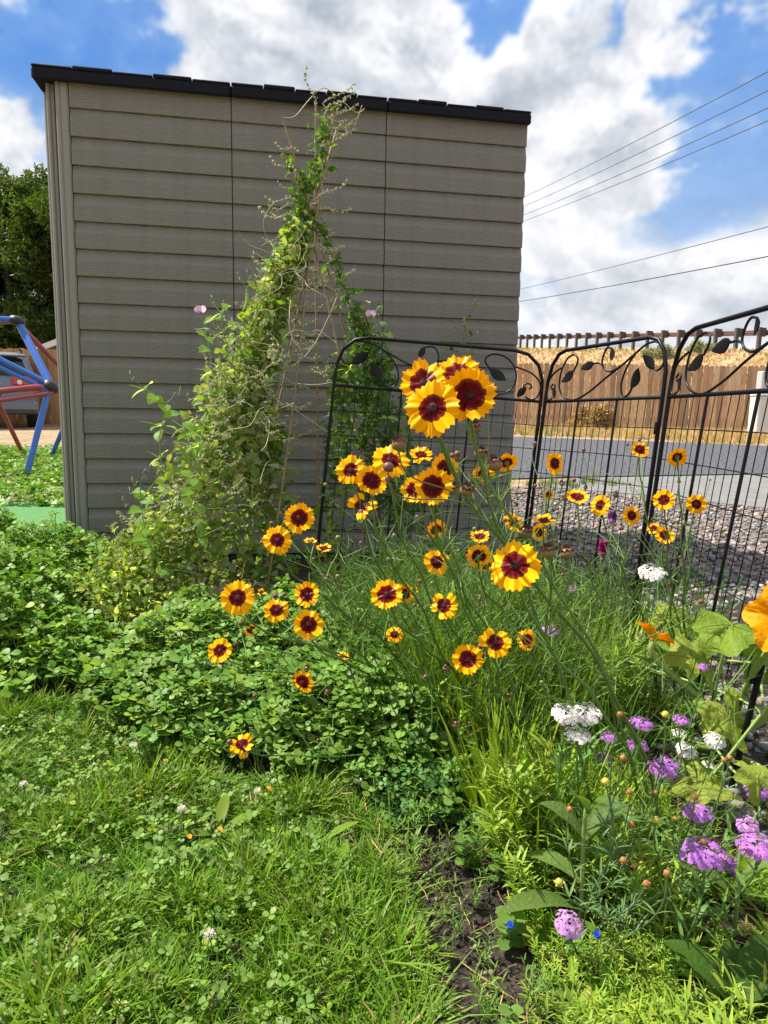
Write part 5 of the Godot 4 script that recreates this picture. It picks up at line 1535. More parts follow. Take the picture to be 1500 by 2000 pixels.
func bud_mesh(kind: int) -> ArrayMesh:
	var mb := MB.new()
	if kind == 1:      # spent head: tan cup with a dark shrivelled crown
		mb.ball(Vector3(0, 0, 0), Vector3(0.5, 0.42, 0.5), 10, 7, Color(0.17, 0.12, 0.045))
		for i in 9:
			var a := TAU * i / 9.0
			mb.blade(Vector3(cos(a) * 0.42, 0.1, sin(a) * 0.42), Vector3(-cos(a) * 0.1, 1, -sin(a) * 0.1), Vector3(cos(a), 0, sin(a)), rf(0.2, 0.55), rf(0.25, 0.5), [0.9, 1.0, 0.8, 0.3], rf(-1.6, -0.2), 0.3, vary(Color(0.11, 0.035, 0.02), 0.4, 0.15))
		for i in 16:
			var d := Vector3(rf(-0.4, 0.4), 1, rf(-0.4, 0.4)).normalized()
			mb.tube([Vector3(d.x, 0.2, d.z) * 0.5, d * rf(0.55, 0.8)], [0.05, 0.03], 4, Color(0.05, 0.014, 0.01))
	else:
		mb.ball(Vector3.ZERO, Vector3(0.5, 0.46, 0.5), 10, 7, Color(0.15, 0.055, 0.035) if kind == 0 else Color(0.15, 0.19, 0.05))
		for i in 8:
			var a := TAU * i / 8.0
			mb.blade(Vector3(cos(a) * 0.2, -0.42, sin(a) * 0.2), Vector3(cos(a), 0.6, sin(a)), Vector3(cos(a), -0.3, sin(a)), 0.55, 0.3, OVATE, -0.7, 0.2, Color(0.13, 0.12, 0.045))
	return mb.mesh(M.stem)

const PLANT_LABELS = ["nearest tall coreopsis plant, its large flowers highest in the picture", "coreopsis plant with four flowers clustered left of the spent seed heads", "coreopsis plant whose overlapping flowers stand below the tallest blooms", "coreopsis plant with two flowers against the pea vine's right side",
	"coreopsis plant leaning left over the clover with the biggest left flowers", "low coreopsis plant sprawling over the clover towards the lawn", "coreopsis plant with flowers in the middle of the dark gap under the shed", "coreopsis plant with flowers low in the bright green bed centre",
	"coreopsis plant with flowers in front of the fence panel joint", "coreopsis plant with four small flowers against road and gravel at right", "coreopsis plant with small flowers before the shaded gravel", "coreopsis plant with half hidden yellow flowers behind the tall stems"]

func stem_color() -> Color: return vary(Color(0.09, 0.165, 0.035), 0.25, 0.15)

func build_coreopsis() -> void:
	M.disc = mat(Color.WHITE, 0.5); M.disc.vertex_color_use_as_albedo = true
	for i in 12: petals.append(petal_mesh(300 + i, [0.42, 0.46, 0.50, 0.54][i / 3] + 0.012 * (i % 3)))
	for i in 2: discs.append(disc_mesh(70 + i))
	var buds := [bud_mesh(0), bud_mesh(1), bud_mesh(2)]
	for pi in PLANTS.size():
		var P: Array = PLANTS[pi]
		var base: Vector3 = P[0]
		var t := thing("coreopsis_plant", PLANT_LABELS[pi], "flower plant", base, "gold and maroon coreopsis plants")
		var fol := MB.new()
		var stems := []
		for fl in P[1]:
			var p := Vector3(fl[0], fl[1], fl[2]) - base
			var n := Vector3(fl[4], fl[5], fl[6]).normalized()
			var kind: int = fl[7]
			if kind == 1: n = Vector3(-n.x * 0.8, 0.35, -n.z).normalized()
			var R: float = fl[3] * 0.53
			# stem
			var foot := Vector3(rf(-0.07, 0.07), 0, rf(-0.07, 0.07))
			var h := p.y
			var back := n if n.y > -0.2 else -n
			var pts := bez(foot, foot + Vector3(p.x * 0.2, h * 0.55, p.z * 0.15), p - back * 0.05 - Vector3(0, h * 0.22, 0) - Vector3(p.x, 0, p.z) * 0.06, p - n * R * 0.12, 18)
			for i in range(3, 16): pts[i] += Vector3(sin(i * 1.3 + p.x * 40.0), 0, cos(i * 1.1 + p.z * 30.0)) * 0.004
			var mb := MB.new()
			var rr := (0.0011 + 0.0007 * clampf(h / 0.5, 0, 1)) * (1.1 if pi == 0 else 1.0)
			mb.tube(pts, [rr * 1.5, rr * 1.45, rr * 1.4, rr * 1.35, rr * 1.3, rr * 1.25, rr * 1.2, rr * 1.15, rr * 1.1, rr * 1.05, rr, rr, rr * 0.95, rr * 0.95, rr * 0.9, rr * 0.9, rr * 0.85, rr * 0.8, rr * 1.4], 6, stem_color())
			part("stem", mb.mesh(M.stem), t)
			stems.append(pts)
			# thread leaves along the stem
			for i in int(7 + h * 26):
				var s := rf(0.06, 0.86)
				var q: Vector3 = pts[int(s * 18)]
				var d := (Vector3(rf(-1, 1), rf(0.2, 1.1), rf(-1, 1))).normalized()
				var L := rf(0.035, 0.085) * (1.15 - 0.5 * s)
				var cc := stem_color() * rf(1.0, 1.7)
				fol.blade(q, d, rdir(), L, rf(0.0013, 0.0022), NARROW, rf(-0.9, 0.9), 0.3, cc)
				if rng.randf() < 0.5:
					var d2 := (d + rdir() * 0.8).normalized()
					fol.blade(q + d * L * 0.4, d2, rdir(), L * 0.6, 0.0013, NARROW, rf(-0.8, 0.8), 0.3, cc)
			# flower head
			var head := Node3D.new()
			head.name = "flower"
			t.add_child(head, true)
			head.transform = Transform3D(along(n, rf(0, TAU)).scaled_local(Vector3.ONE * R), p)
			var np := 8 if rng.randf() < 0.75 else (9 if rng.randf() < 0.5 else 7)
			var fam := 3 * (rng.randi() % 4)
			for k in np:
				if kind == 2 and (k * 5 + pi) % 8 < 2: continue
				var droop := rf(-0.22, 0.14) + (rf(-0.5, 0.3) if kind == 2 else 0.0)
				var bs := Basis(Vector3.UP, TAU * k / np + rf(-0.07, 0.07)) * Basis(Vector3.RIGHT, droop) * Basis(Vector3.BACK, rf(-0.2, 0.2))
				var ln := rf(0.93, 1.05)
				part("petal", petals[fam + rng.randi() % 3], head, Transform3D(bs.scaled_local(Vector3(rf(0.98, 1.12), 1, ln)), Vector3(0, 0.012 * (k % 2), 0)))
			part("disc", discs[rng.randi() % 2], head)
			mb = MB.new()
			mb.ball(Vector3(0, -0.08, 0), Vector3(0.17, 0.10, 0.17), 10, 6, Color(0.10, 0.12, 0.04))
			for k in 8: mb.blade(Vector3(0, -0.08, 0), Vector3(cos(k * 0.785), 0.12, sin(k * 0.785)), Vector3.DOWN, 0.3, 0.13, OVATE, 0.1, 0.1, Color(0.13, 0.12, 0.035))
			part("calyx", mb.mesh(M.stem), head)
		for b in P[2]:
			var p := Vector3(b[0], b[1], b[2]) - base
			# a side branch from the nearest stem
			var best: Vector3 = stems[0][9]; var bd := 1e9
			for pts in stems:
				for i in range(5, 15):
					var q: Vector3 = pts[i]
					var dd: float = q.distance_to(p) + (0.3 if q.y > p.y - 0.04 else 0.0)
					if dd < bd: bd = dd; best = q
			var mb := MB.new()
			var up := Vector3(rf(-0.3, 0.3), 1, rf(-0.2, 0.3)).normalized()
			mb.tube(bez(best, best.lerp(p, 0.35) + Vector3(0, 0.02, 0), p - up * 0.05, p - up * b[3] * 0.4, 10), [0.0011, 0.0008], 5, stem_color())
			part("stem", mb.mesh(M.stem), t)
			part("bud", buds[int(b[4])], t, Transform3D(along(up, rf(0, TAU)).scaled_local(Vector3.ONE * b[3]), p))
		# a few flowerless side shoots with tiny buds
		for i in 7:
			var pts: Array = stems[rng.randi() % stems.size()]
			var q: Vector3 = pts[rng.randi_range(6, 14)]
			var e := q + Vector3(rf(-0.1, 0.1), rf(0.03, 0.14), rf(-0.08, 0.08))
			var mb := MB.new(); mb.tube(bez(q, q.lerp(e, 0.4), e - Vector3(0, 0.03, 0), e, 8), [0.001, 0.0006], 4, stem_color())
			part("stem", mb.mesh(M.stem), t)
			part("bud", buds[0 if rng.randf() < 0.7 else 2], t, Transform3D(Basis.IDENTITY.scaled(Vector3.ONE * rf(0.005, 0.008)), e))
		# feathery basal growth
		for i in 170:
			var a := rf(0, TAU)
			var q := Vector3(cos(a), 0, sin(a)) * rf(0.0, 0.15)
			var d := Vector3(cos(a) * 0.5, 1.0, sin(a) * 0.5)
			q.y = rf(0.0, 0.32)
			fol.blade(q, (d + rdir() * 0.8).normalized(), rdir(), rf(0.05, 0.12), rf(0.0014, 0.0024), NARROW, rf(-0.8, 0.8), 0.3, stem_color() * rf(1.0, 1.8))
		var fo := part("foliage", fol.mesh(M.grass), t)
		fo.set_meta("kind", "stuff")

# ---------------------------------------------------------------- candytuft, flax and the rest of the bed
func candy_head(white: bool, pale: bool) -> ArrayMesh:
	var mb := MB.new()
	var col := Color(0.78, 0.78, 0.74) if white else (Color(0.56, 0.27, 0.62) if pale else Color(0.45, 0.165, 0.56))
	var n := 44
	for i in n:
		var a := i * 2.399963; var q := sqrt((i + 0.5) / n)
		var d := Vector3(cos(a) * q, 0.75 * sqrt(1.0 - 0.8 * q * q), sin(a) * q)
		var c := d * Vector3(0.84, 0.30, 0.84) + rdir() * 0.05
		var nn := (d + Vector3(0, 0.35, 0) + rdir() * 0.4).normalized()
		var out := Vector3(cos(a), 0, sin(a))
		var x := nn.cross(out).normalized()
		out = x.cross(nn) * -1.0 if x.cross(nn).dot(out) < 0 else x.cross(nn)
		var cc := vary(col, 0.25, 0.1)
		for k in 4:
			var w := [-0.45, 0.45, -1.9, 1.9][k] as float
			var L := 0.25 if k < 2 else 0.14
			mb.blade(c, out * cos(w) + x * sin(w), nn, L, L * 0.78, [0.25, 0.85, 1.0, 0.5], 0.3, 0.12, cc)
		mb.ball(c + nn * 0.02, Vector3.ONE * 0.025, 5, 3, Color(0.5, 0.5, 0.25))
		mb.tube([Vector3(0, -0.35, 0), c - nn * 0.02], [0.016], 3, Color(0.13, 0.22, 0.06), false)
	return mb.mesh(M.soft_petal)

func leafy_stem(p: Vector3, foot: Vector3, r: float, nleaf: int, L: Vector2, w: float, col: Color, bend := 0.03) -> Array:
	var h := p.y - foot.y
	var pts := bez(foot, foot + Vector3(rf(-bend, bend), h * 0.4, rf(-bend, bend)), p - Vector3(rf(-bend, bend) * 0.5, h * 0.3, 0), p, 12)
	var mb := MB.new(); mb.tube(pts, [r * 1.3, r], 5, vary(col, 0.15, 0.1))
	var fb := MB.new()
	for i in nleaf:
		var s := rf(0.03, 0.9)
		var q: Vector3 = pts[int(s * 12)]
		var a := i * 2.4 + rf(-0.3, 0.3)
		fb.blade(q, Vector3(cos(a), rf(0.5, 1.4), sin(a)), Vector3(-cos(a) * 0.5, 1, -sin(a) * 0.5), rf(L.x, L.y), w * rf(0.7, 1.2), LANCE, rf(0.2, 1.0), 0.2, vary(col * 1.35, 0.2, 0.12))
	return [mb.mesh(M.stem), fb.mesh(M.grass)]

func build_candytuft() -> void:
	var heads := [candy_head(false, false), candy_head(true, false), candy_head(false, true)]
	var names := ["purple candytuft, uppermost of the pair left of the white cluster", "purple candytuft just below the uppermost purple head", "broad flat purple candytuft in the middle of the right bed", "small purple candytuft with a tan seed capsule before it", "small purple candytuft half hidden behind grass stems", "purple candytuft seen edge on below the squash leaf", "purple candytuft at the right edge beside the squash vine", "purple candytuft beneath the white heads near the squash vine",
		"pale lilac candytuft at the right edge, small and loose", "largest purple candytuft head, with a blue bud before it", "large purple candytuft cut by the right edge of the picture", "small purple candytuft under the largest heads at right", "pink lilac candytuft alone near the bare soil", "tiny lilac candytuft in front of the half hidden squash flower", "pale lilac candytuft beside the coreopsis flowers", "tiny purple candytuft bud among the squash leaves", "pale lilac candytuft far back by the fence foot",
		"foremost of three white candytuft heads crowded between the dark stems", "right of the three crowded white candytuft heads by the dark stems", "lowest of the three crowded white candytuft heads by the dark stems", "small white candytuft low at the left of the bed", "white candytuft under the squash leaf, left of the pair", "white candytuft just below the left white one", "white candytuft beside the yellow squash leaf", "white candytuft lowest of the white group at right", "flat white flower head far back by the iron fence"]
	for i in CANDYTUFTS.size():
		var c: Array = CANDYTUFTS[i]
		var p := Vector3(c[0], c[1], c[2])
		var foot := Vector3(c[0] + rf(-0.03, 0.03), 0, c[2] - rf(0.0, 0.05))
		var t := thing("candytuft", names[i], "flower", foot, "candytuft in the right bed")
		var lf := leafy_stem(p - foot - Vector3(0, 0.01, 0), Vector3.ZERO, 0.0014, 12 + int(c[1] * 40), Vector2(0.025, 0.05), 0.005, Color(0.085, 0.17, 0.035))
		part("stem", lf[0], t)
		var fo := part("foliage", lf[1], t); fo.set_meta("kind", "stuff")
		var up := Vector3(rf(-0.3, 0.1), 1.0, rf(0.1, 0.6)).normalized()
		part("flower_head", heads[int(c[4])], t, Transform3D(along(up, rf(0, TAU)).scaled_local(Vector3.ONE * c[3] * 0.5), p - foot))
	# flax: capsules on wiry stems
	var cap := MB.new()
	cap.ball(Vector3.ZERO, Vector3(0.5, 0.5, 0.5), 10, 7, Color(0.30, 0.13, 0.035))
	cap.tube([Vector3(0, 0.4, 0), Vector3(0, 0.68, 0)], [0.1, 0.02], 6, Color(0.28, 0.12, 0.04))
	for k in 5: cap.blade(Vector3(0, -0.45, 0), Vector3(cos(k * 1.2566), 0.8, sin(k * 1.2566)), Vector3(cos(k * 1.2566), -0.3, sin(k * 1.2566)), 0.7, 0.36, OVATE, -0.5, 0.2, Color(0.42, 0.40, 0.12))
	var cm := cap.mesh(M.stem)
	var gcap := MB.new()
	gcap.ball(Vector3.ZERO, Vector3(0.5, 0.5, 0.5), 10, 7, Color(0.50, 0.40, 0.05))
	for k in 5: gcap.blade(Vector3(0, -0.45, 0), Vector3(cos(k * 1.2566), 0.8, sin(k * 1.2566)), Vector3(cos(k * 1.2566), -0.3, sin(k * 1.2566)), 0.9, 0.42, OVATE, -0.5, 0.2, Color(0.40, 0.42, 0.08))
	var gm := gcap.mesh(M.stem)
	var groups := [[0, 1, 2, 6, 11], [3, 4, 5, 14, 15, 18], [7, 8, 9, 10, 12, 21], [13, 16, 17, 19, 20]]
	var fn := ["flax plant with tan seed capsules left of the purple heads", "flax plant with seed capsules at the right of the bed", "flax plant with yellow capsules low in the front of the bed", "taller flax plant with capsules among the candytuft heads"]
	for g in 4:
		var f0 := Vector3.ZERO
		for k in groups[g]: f0 += Vector3(CAPSULES[k][0], 0, CAPSULES[k][2] - 0.08) / groups[g].size()
		var t := thing("flax_plant", fn[g], "plant", f0, "flax gone to seed")
		for k in groups[g]:
			var p := Vector3(CAPSULES[k][0], CAPSULES[k][1], CAPSULES[k][2]) - f0
			var lf := leafy_stem(p, Vector3(rf(-0.03, 0.03), 0, rf(-0.03, 0.03)), 0.0009, 20, Vector2(0.015, 0.03), 0.0028, Color(0.085, 0.15, 0.05), 0.05)
			part("stem", lf[0], t)
			var fo := part("foliage", lf[1], t); fo.set_meta("kind", "stuff")
			part("capsule", cm if (k % 4) != 0 else gm, t, Transform3D(along(Vector3(rf(-0.4, 0.4), 1, rf(-0.3, 0.5))).scaled_local(Vector3.ONE * rf(0.007, 0.009)), p))
	var bn := ["blue flower bud above the bare soil", "blue flower bud below the pink lilac candytuft", "tiny blue flower in front of the largest purple head"]
	for i in 3:
		var p := Vector3(BLUE_BUDS[i][0], BLUE_BUDS[i][1], BLUE_BUDS[i][2])
		var foot := Vector3(p.x + 0.01, 0, p.z - 0.02)
		var t := thing("blue_flax", bn[i], "flower", foot, "small blue flax flowers")
		var lf := leafy_stem(p - foot, Vector3.ZERO, 0.001, 12, Vector2(0.012, 0.026), 0.003, Color(0.09, 0.16, 0.05))
		part("stem", lf[0], t); part("foliage", lf[1], t).set_meta("kind", "stuff")
		var mb := MB.new()
		for k in 5: mb.blade(Vector3.ZERO, Vector3(cos(k * 1.2566) * 0.6, 1, sin(k * 1.2566) * 0.6), Vector3(-cos(k * 1.2566), 0.5, -sin(k * 1.2566)), 0.010, 0.008, [0.3, 0.9, 1.0, 0.5], -0.3, 0.2, Color(0.10, 0.22, 0.72))
		part("flower", mb.mesh(M.soft_petal), t, Transform3D(along(Vector3(-0.5, 1, 0.4)), p - foot))

func build_bed_greens() -> void:
	# narrow upright shoots and leafy weeds that fill the bed
	var bed := PackedVector2Array([Vector2(0.16, -1.12), Vector2(0.10, -1.5), Vector2(0.02, -2.0), Vector2(0.35, -2.2), Vector2(0.52, -2.0), Vector2(0.66, -1.7), Vector2(0.72, -1.1), Vector2(0.66, -0.5), Vector2(0.22, -0.5), Vector2(0.20, -0.80), Vector2(0.185, -1.0)])
	var kinds := []
	var feather := []
	for k in 3:      # upright bright grass
		var mb := MB.new()
		for i in 10:
			var a := rf(0, TAU); var out := Vector3(cos(a), 0, sin(a))
			mb.blade(out * rf(0, 0.02), Vector3.UP + out * rf(0.05, 0.35), -out, rf(0.14, 0.33), rf(0.004, 0.008), [0.7, 1.0, 0.9, 0.6, 0.04], rf(0.1, 0.7), 0.2, vary(Color.WHITE, 0.15, 0.1))
		kinds.append(mb.mesh(M.grass))
	for k in 3:      # stems with narrow side leaves
		var mb := MB.new()
		for j in 3:
			var a := rf(0, TAU); var top := Vector3(cos(a) * 0.05, rf(0.12, 0.22), sin(a) * 0.05)
			var pts := bez(Vector3(cos(a) * 0.01, 0, sin(a) * 0.01), Vector3(cos(a) * 0.02, 0.06, 0), top * 0.8, top, 8)
			mb.tube(pts, [0.0013, 0.0008], 4, Color(0.8, 0.85, 0.9))
			for i in 16:
				var b := i * 2.4; var q: Vector3 = pts[1 + (i * 7) / 16]
				mb.blade(q, Vector3(cos(b), rf(0.6, 1.5), sin(b)), Vector3(-cos(b), 1, -sin(b)), rf(0.03, 0.06), rf(0.0035, 0.009), LANCE, rf(0.2, 1.0), 0.2, vary(Color.WHITE, 0.18, 0.1))
		kinds.append(mb.mesh(M.grass))
	for k in 2:      # feathery coreopsis shoots
		var mb := MB.new()
		for j in 4:
			var a := rf(0, TAU); var top := Vector3(cos(a) * 0.09, rf(0.2, 0.36), sin(a) * 0.09)
			var pts := bez(Vector3(cos(a) * 0.02, 0, sin(a) * 0.02), Vector3(cos(a) * 0.03, 0.1, 0), top * 0.8, top, 8)
			mb.tube(pts, [0.0014, 0.0008], 4, Color(0.9, 0.9, 0.9))
			for i in 22:
				var q: Vector3 = pts[1 + (i * 7) / 22]
				mb.blade(q, rdir() + Vector3(0, 0.5, 0), rdir(), rf(0.04, 0.09), rf(0.0012, 0.002), NARROW, rf(-0.9, 0.9), 0.3, vary(Color.WHITE, 0.25, 0.1))
		feather.append(mb.mesh(M.grass))
	for k in 2:      # broad low leaves
		var mb := MB.new()
		for i in 7:
			var a := i * 0.9 + rf(-0.2, 0.2)
			mb.blade(Vector3(0, 0.01, 0), Vector3(cos(a), rf(0.5, 1.4), sin(a)), Vector3(-cos(a), 1, -sin(a)), rf(0.05, 0.10), rf(0.014, 0.026), [0.2, 0.5, 0.9, 1.0, 0.75, 0.05], rf(0.4, 1.1), 0.2, vary(Color.WHITE, 0.15, 0.1), 0.02)
		kinds.append(mb.mesh(M.leaf))
	var xs := []; var cs := []
	for k in 8: xs.append([]); cs.append([])
	var f := FastNoiseLite.new(); f.seed = 33; f.frequency = 3.4
	var made := 0
	while made < 3000:
		var x := rf(0.0, 0.74); var z := rf(-2.2, -0.5)
		if not inside(bed, x, z): continue
		var nv := f.get_noise_2d(x, z)
		var k := 0
		# the strip of tall pale grass runs along the bed's left side
		if x < 0.44 and z < -0.98 and z > -1.55 and rng.randf() < 0.8: k = rng.randi() % 3
		elif z < -0.9 and z > -1.6 and rng.randf() < 0.3: k = rng.randi() % 3
		elif rng.randf() < 0.16 + 0.3 * nv: k = 6 + rng.randi() % 2
		else: k = 3 + rng.randi() % 3
		var s := rf(0.65, 1.15)
		if z > -0.95:
			s *= 0.62
		if x > 0.34 and z > -0.74 and rng.randf() < 0.75: continue
		var cap := 1e9
		for c in CANDYTUFTS:
			if Vector2(c[0] - x, c[2] - z).length() < 0.14: cap = min(cap, c[1] * 0.8)
		for c in [Vector2(0.272, -0.83), Vector2(0.475, -0.82)]:
			if Vector2(x, z).distance_to(c) < 0.05: cap = 0.03
			elif Vector2(x, z).distance_to(c + Vector2(-0.02, 0.08)) < 0.10: cap = min(cap, 0.06)
		s = min(s, max(cap, 0.02) / (0.26 if k < 3 else (0.2 if k < 6 else 0.1)))
		if x > 0.5 and z < -0.95:
			if rng.randf() < 0.5: continue
			s *= 0.6
		if z < -1.9: s *= 0.8
		xs[k].append(Transform3D(Basis(Vector3(1, 0, 1).normalized(), rf(-0.15, 0.15)) * Basis(Vector3.UP, rf(0, TAU)).scaled(Vector3.ONE * s), Vector3(x, 0.0, z)))
		var c := Color(0.30, 0.43, 0.03) if k < 3 else (Color(0.26, 0.39, 0.04) if k < 6 else Color(0.28, 0.41, 0.045))
		cs[k].append(vary(c, 0.22, 0.16))
		made += 1
	var root := thing("bed_greenery", "tangle of bright green stems and narrow leaves filling the flower bed", "greenery", Vector3.ZERO)
	root.set_meta("kind", "stuff")
	for k in 8: scatter("shoots", kinds[k], xs[k], cs[k], root)
	var fx := [[], []]; var fc := [[], []]
	for i in 330:
		var z := rf(-2.05, -1.35)
		var x := rf(-0.12, 0.60) if z < -1.6 else rf(0.1, 0.46)
		if z < -1.9 and x > 0.45: continue
		var j := i % 2
		fx[j].append(Transform3D(Basis(Vector3.UP, rf(0, TAU)).scaled(Vector3.ONE * rf(0.55, 1.15)), Vector3(x, 0, z)))
		fc[j].append(vary(Color(0.13, 0.215, 0.055), 0.3, 0.15))
	for j in 2: scatter("feathery_shoots", feather[j], fx[j], fc[j], root)
	# seedlings on the bare soil
	var sn := ["round leaved pea seedling at the top of the bare soil", "pea seedling in the middle of the bare soil strip", "pea seedling with large round leaves by the blue bud", "small pea seedling where the soil meets the bed grass", "small weed seedling low in the front soil"]
	var k2 := 0
	for q in [[0.115, -1.06, 0.75], [0.125, -0.96, 0.8], [0.165, -0.80, 0.9], [0.17, -0.92, 0.7], [0.14, -0.66, 0.6]]:
		var mb := MB.new()
		var t := thing("pea_seedling", sn[k2], "seedling", Vector3(q[0], 0.006, q[1]), "seedlings on the bare soil")
		k2 += 1
		mb.tube([Vector3.ZERO, Vector3(0.01, 0.03, 0), Vector3(0.005, 0.06, 0.01)], [0.0014], 5, Color(0.13, 0.24, 0.06)); part("stem", mb.mesh(M.stem), t)
		for i in 8:
			var a := i * 2.1
			mb = MB.new(); mb.blade(Vector3(0.006, 0.012 + 0.006 * i, 0.004), Vector3(cos(a), rf(0.1, 0.5), sin(a)), Vector3.UP, 0.026 * q[2], 0.024 * q[2], [0.3, 0.85, 1.0, 0.85, 0.4], 0.4, 0.15, vary(Color(0.16, 0.29, 0.06), 0.15, 0.1))
			part("leaf", mb.mesh(M.leaf), t)
	# thin sprouts on the soil strip
	var sx := []; var sc := []
	for i in 60:
		var z := rf(-1.12, -0.5)
		sx.append(Transform3D(Basis(Vector3.UP, rf(0, TAU)).scaled(Vector3.ONE * rf(0.15, 0.4)), Vector3(rf(0.04, 0.22), 0.006, z)))
		sc.append(vary(Color(0.16, 0.27, 0.04), 0.25, 0.2))
	stuff(scatter("soil_sprouts", kinds[4], sx, sc), "thin green sprouts dotted over the bare soil strip", "sprouts")
	# grass tufts with dry blades at the edge of the soil
	var gt := grass_tuft(16, 0.06, 0.11, 0.0038, 1.6)
	var en := ["coarse grass tuft at the lawn edge above the bare soil", "coarse grass tuft hanging over the bare soil strip", "big dark grass tuft at the lower middle lawn edge", "thin grass tuft in the lower bare soil", "coarse grass tuft at the bottom edge of the lawn"]
	k2 = 0
	for q in [[0.02, -1.03, 0.9], [0.04, -0.90, 1.0], [-0.02, -0.77, 1.25], [0.17, -0.70, 0.8], [0.04, -0.66, 1.1]]:
		single("grass_clump", gt, en[k2], "grass", Transform3D(Basis(Vector3.UP, k2 * 1.3).scaled(Vector3.ONE * q[2]), Vector3(q[0], 0.004, q[1])), "coarse grass clumps at the lawn edge").material_override = M.clump
		k2 += 1

func squash_leaf(seed_: int) -> ArrayMesh:
	var r := RandomNumberGenerator.new(); r.seed = seed_
	var mb := MB.new()
	var seg := 40; var rings := 6
	var o := mb.add(Vector3.ZERO, Color.WHITE)
	for j in range(1, rings + 1):
		var q := float(j) / rings
		for k in seg:
			var a := -PI + TAU * (k + 0.5) / seg
			var lob := 0.80 + 0.13 * cos(a * 5.0) + 0.04 * cos(a * 15.0)
			lob *= 1.0 - 0.55 * pow(clampf((absf(a) - 2.45) / 0.7, 0.0, 1.0), 1.5)
			var rr := q * lob * (1.0 + 0.05 * sin(a * 3.0 + seed_))
			var vein := absf(sin(a * 2.5))
			var y := 0.10 * q * vein * (1.0 - 0.4 * q) - 0.20 * q * q + 0.09 * sin(a * 6.0 + seed_) * q * q + 0.2 * q * q * cos(a * 2.0 + seed_)
			mb.add(Vector3(sin(a) * rr, y, cos(a) * rr), vary(Color.WHITE, 0.04, 0.03))
	for j in rings:
		for k in seg:
			if k == seg - 1: continue
			if j == 0: mb.tri(o, 1 + k, 2 + k)
			else:
				var a := 1 + (j - 1) * seg + k
				mb.quad(a, a + seg, a + seg + 1, a + 1)
	for k in 5:      # raised veins under and over the blade
		var a := (k - 2) * TAU / 5.0
		var pts := []
		for j in 6:
			var q := j / 5.0 * 0.86
			var y := -0.20 * q * q + 0.09 * sin(a * 6.0 + seed_) * q * q + 0.2 * q * q * cos(a * 2.0 + seed_)
			pts.append(Vector3(sin(a) * q * 0.9, y + 0.012, cos(a) * q * 0.9))
		mb.tube(pts, [0.022, 0.018, 0.014, 0.01, 0.007, 0.004], 5)
	return mb.mesh(M.leaf)

func squash_flower() -> ArrayMesh:
	var mb := MB.new()
	var seg := 50; var rings := 9
	for j in rings + 1:
		var q := float(j) / rings
		for k in seg:
			var a := TAU * k / seg
			var lobe := 0.5 + 0.5 * cos(a * 5.0)
			var flare := lerpf(0.16, 1.0, pow(q, 1.7)) * (1.0 - 0.30 * (1.0 - lobe) * smooth(0.45, 1.0, q))
			var y := 0.95 * q - 0.62 * q * q * (0.65 + 0.35 * lobe) + 0.05 * sin(a * 15.0 + q * 4.0) * q * q + 0.03 * cos(a * 25.0) * smooth(0.7, 1.0, q)
			var g := Color(0.93, 0.40, 0.004).lerp(Color(0.80, 0.27, 0.0), clampf(1.0 - q * 1.2, 0, 1))
			mb.add(Vector3(cos(a) * flare, y, sin(a) * flare), g.lerp(Color(1.0, 0.55, 0.03), 0.35 * pow(lobe, 6.0)))
	for j in rings:
		for k in seg:
			var k2 := (k + 1) % seg
			mb.quad(j * seg + k, (j + 1) * seg + k, (j + 1) * seg + k2, j * seg + k2)
	return mb.mesh(M.squash_petal)

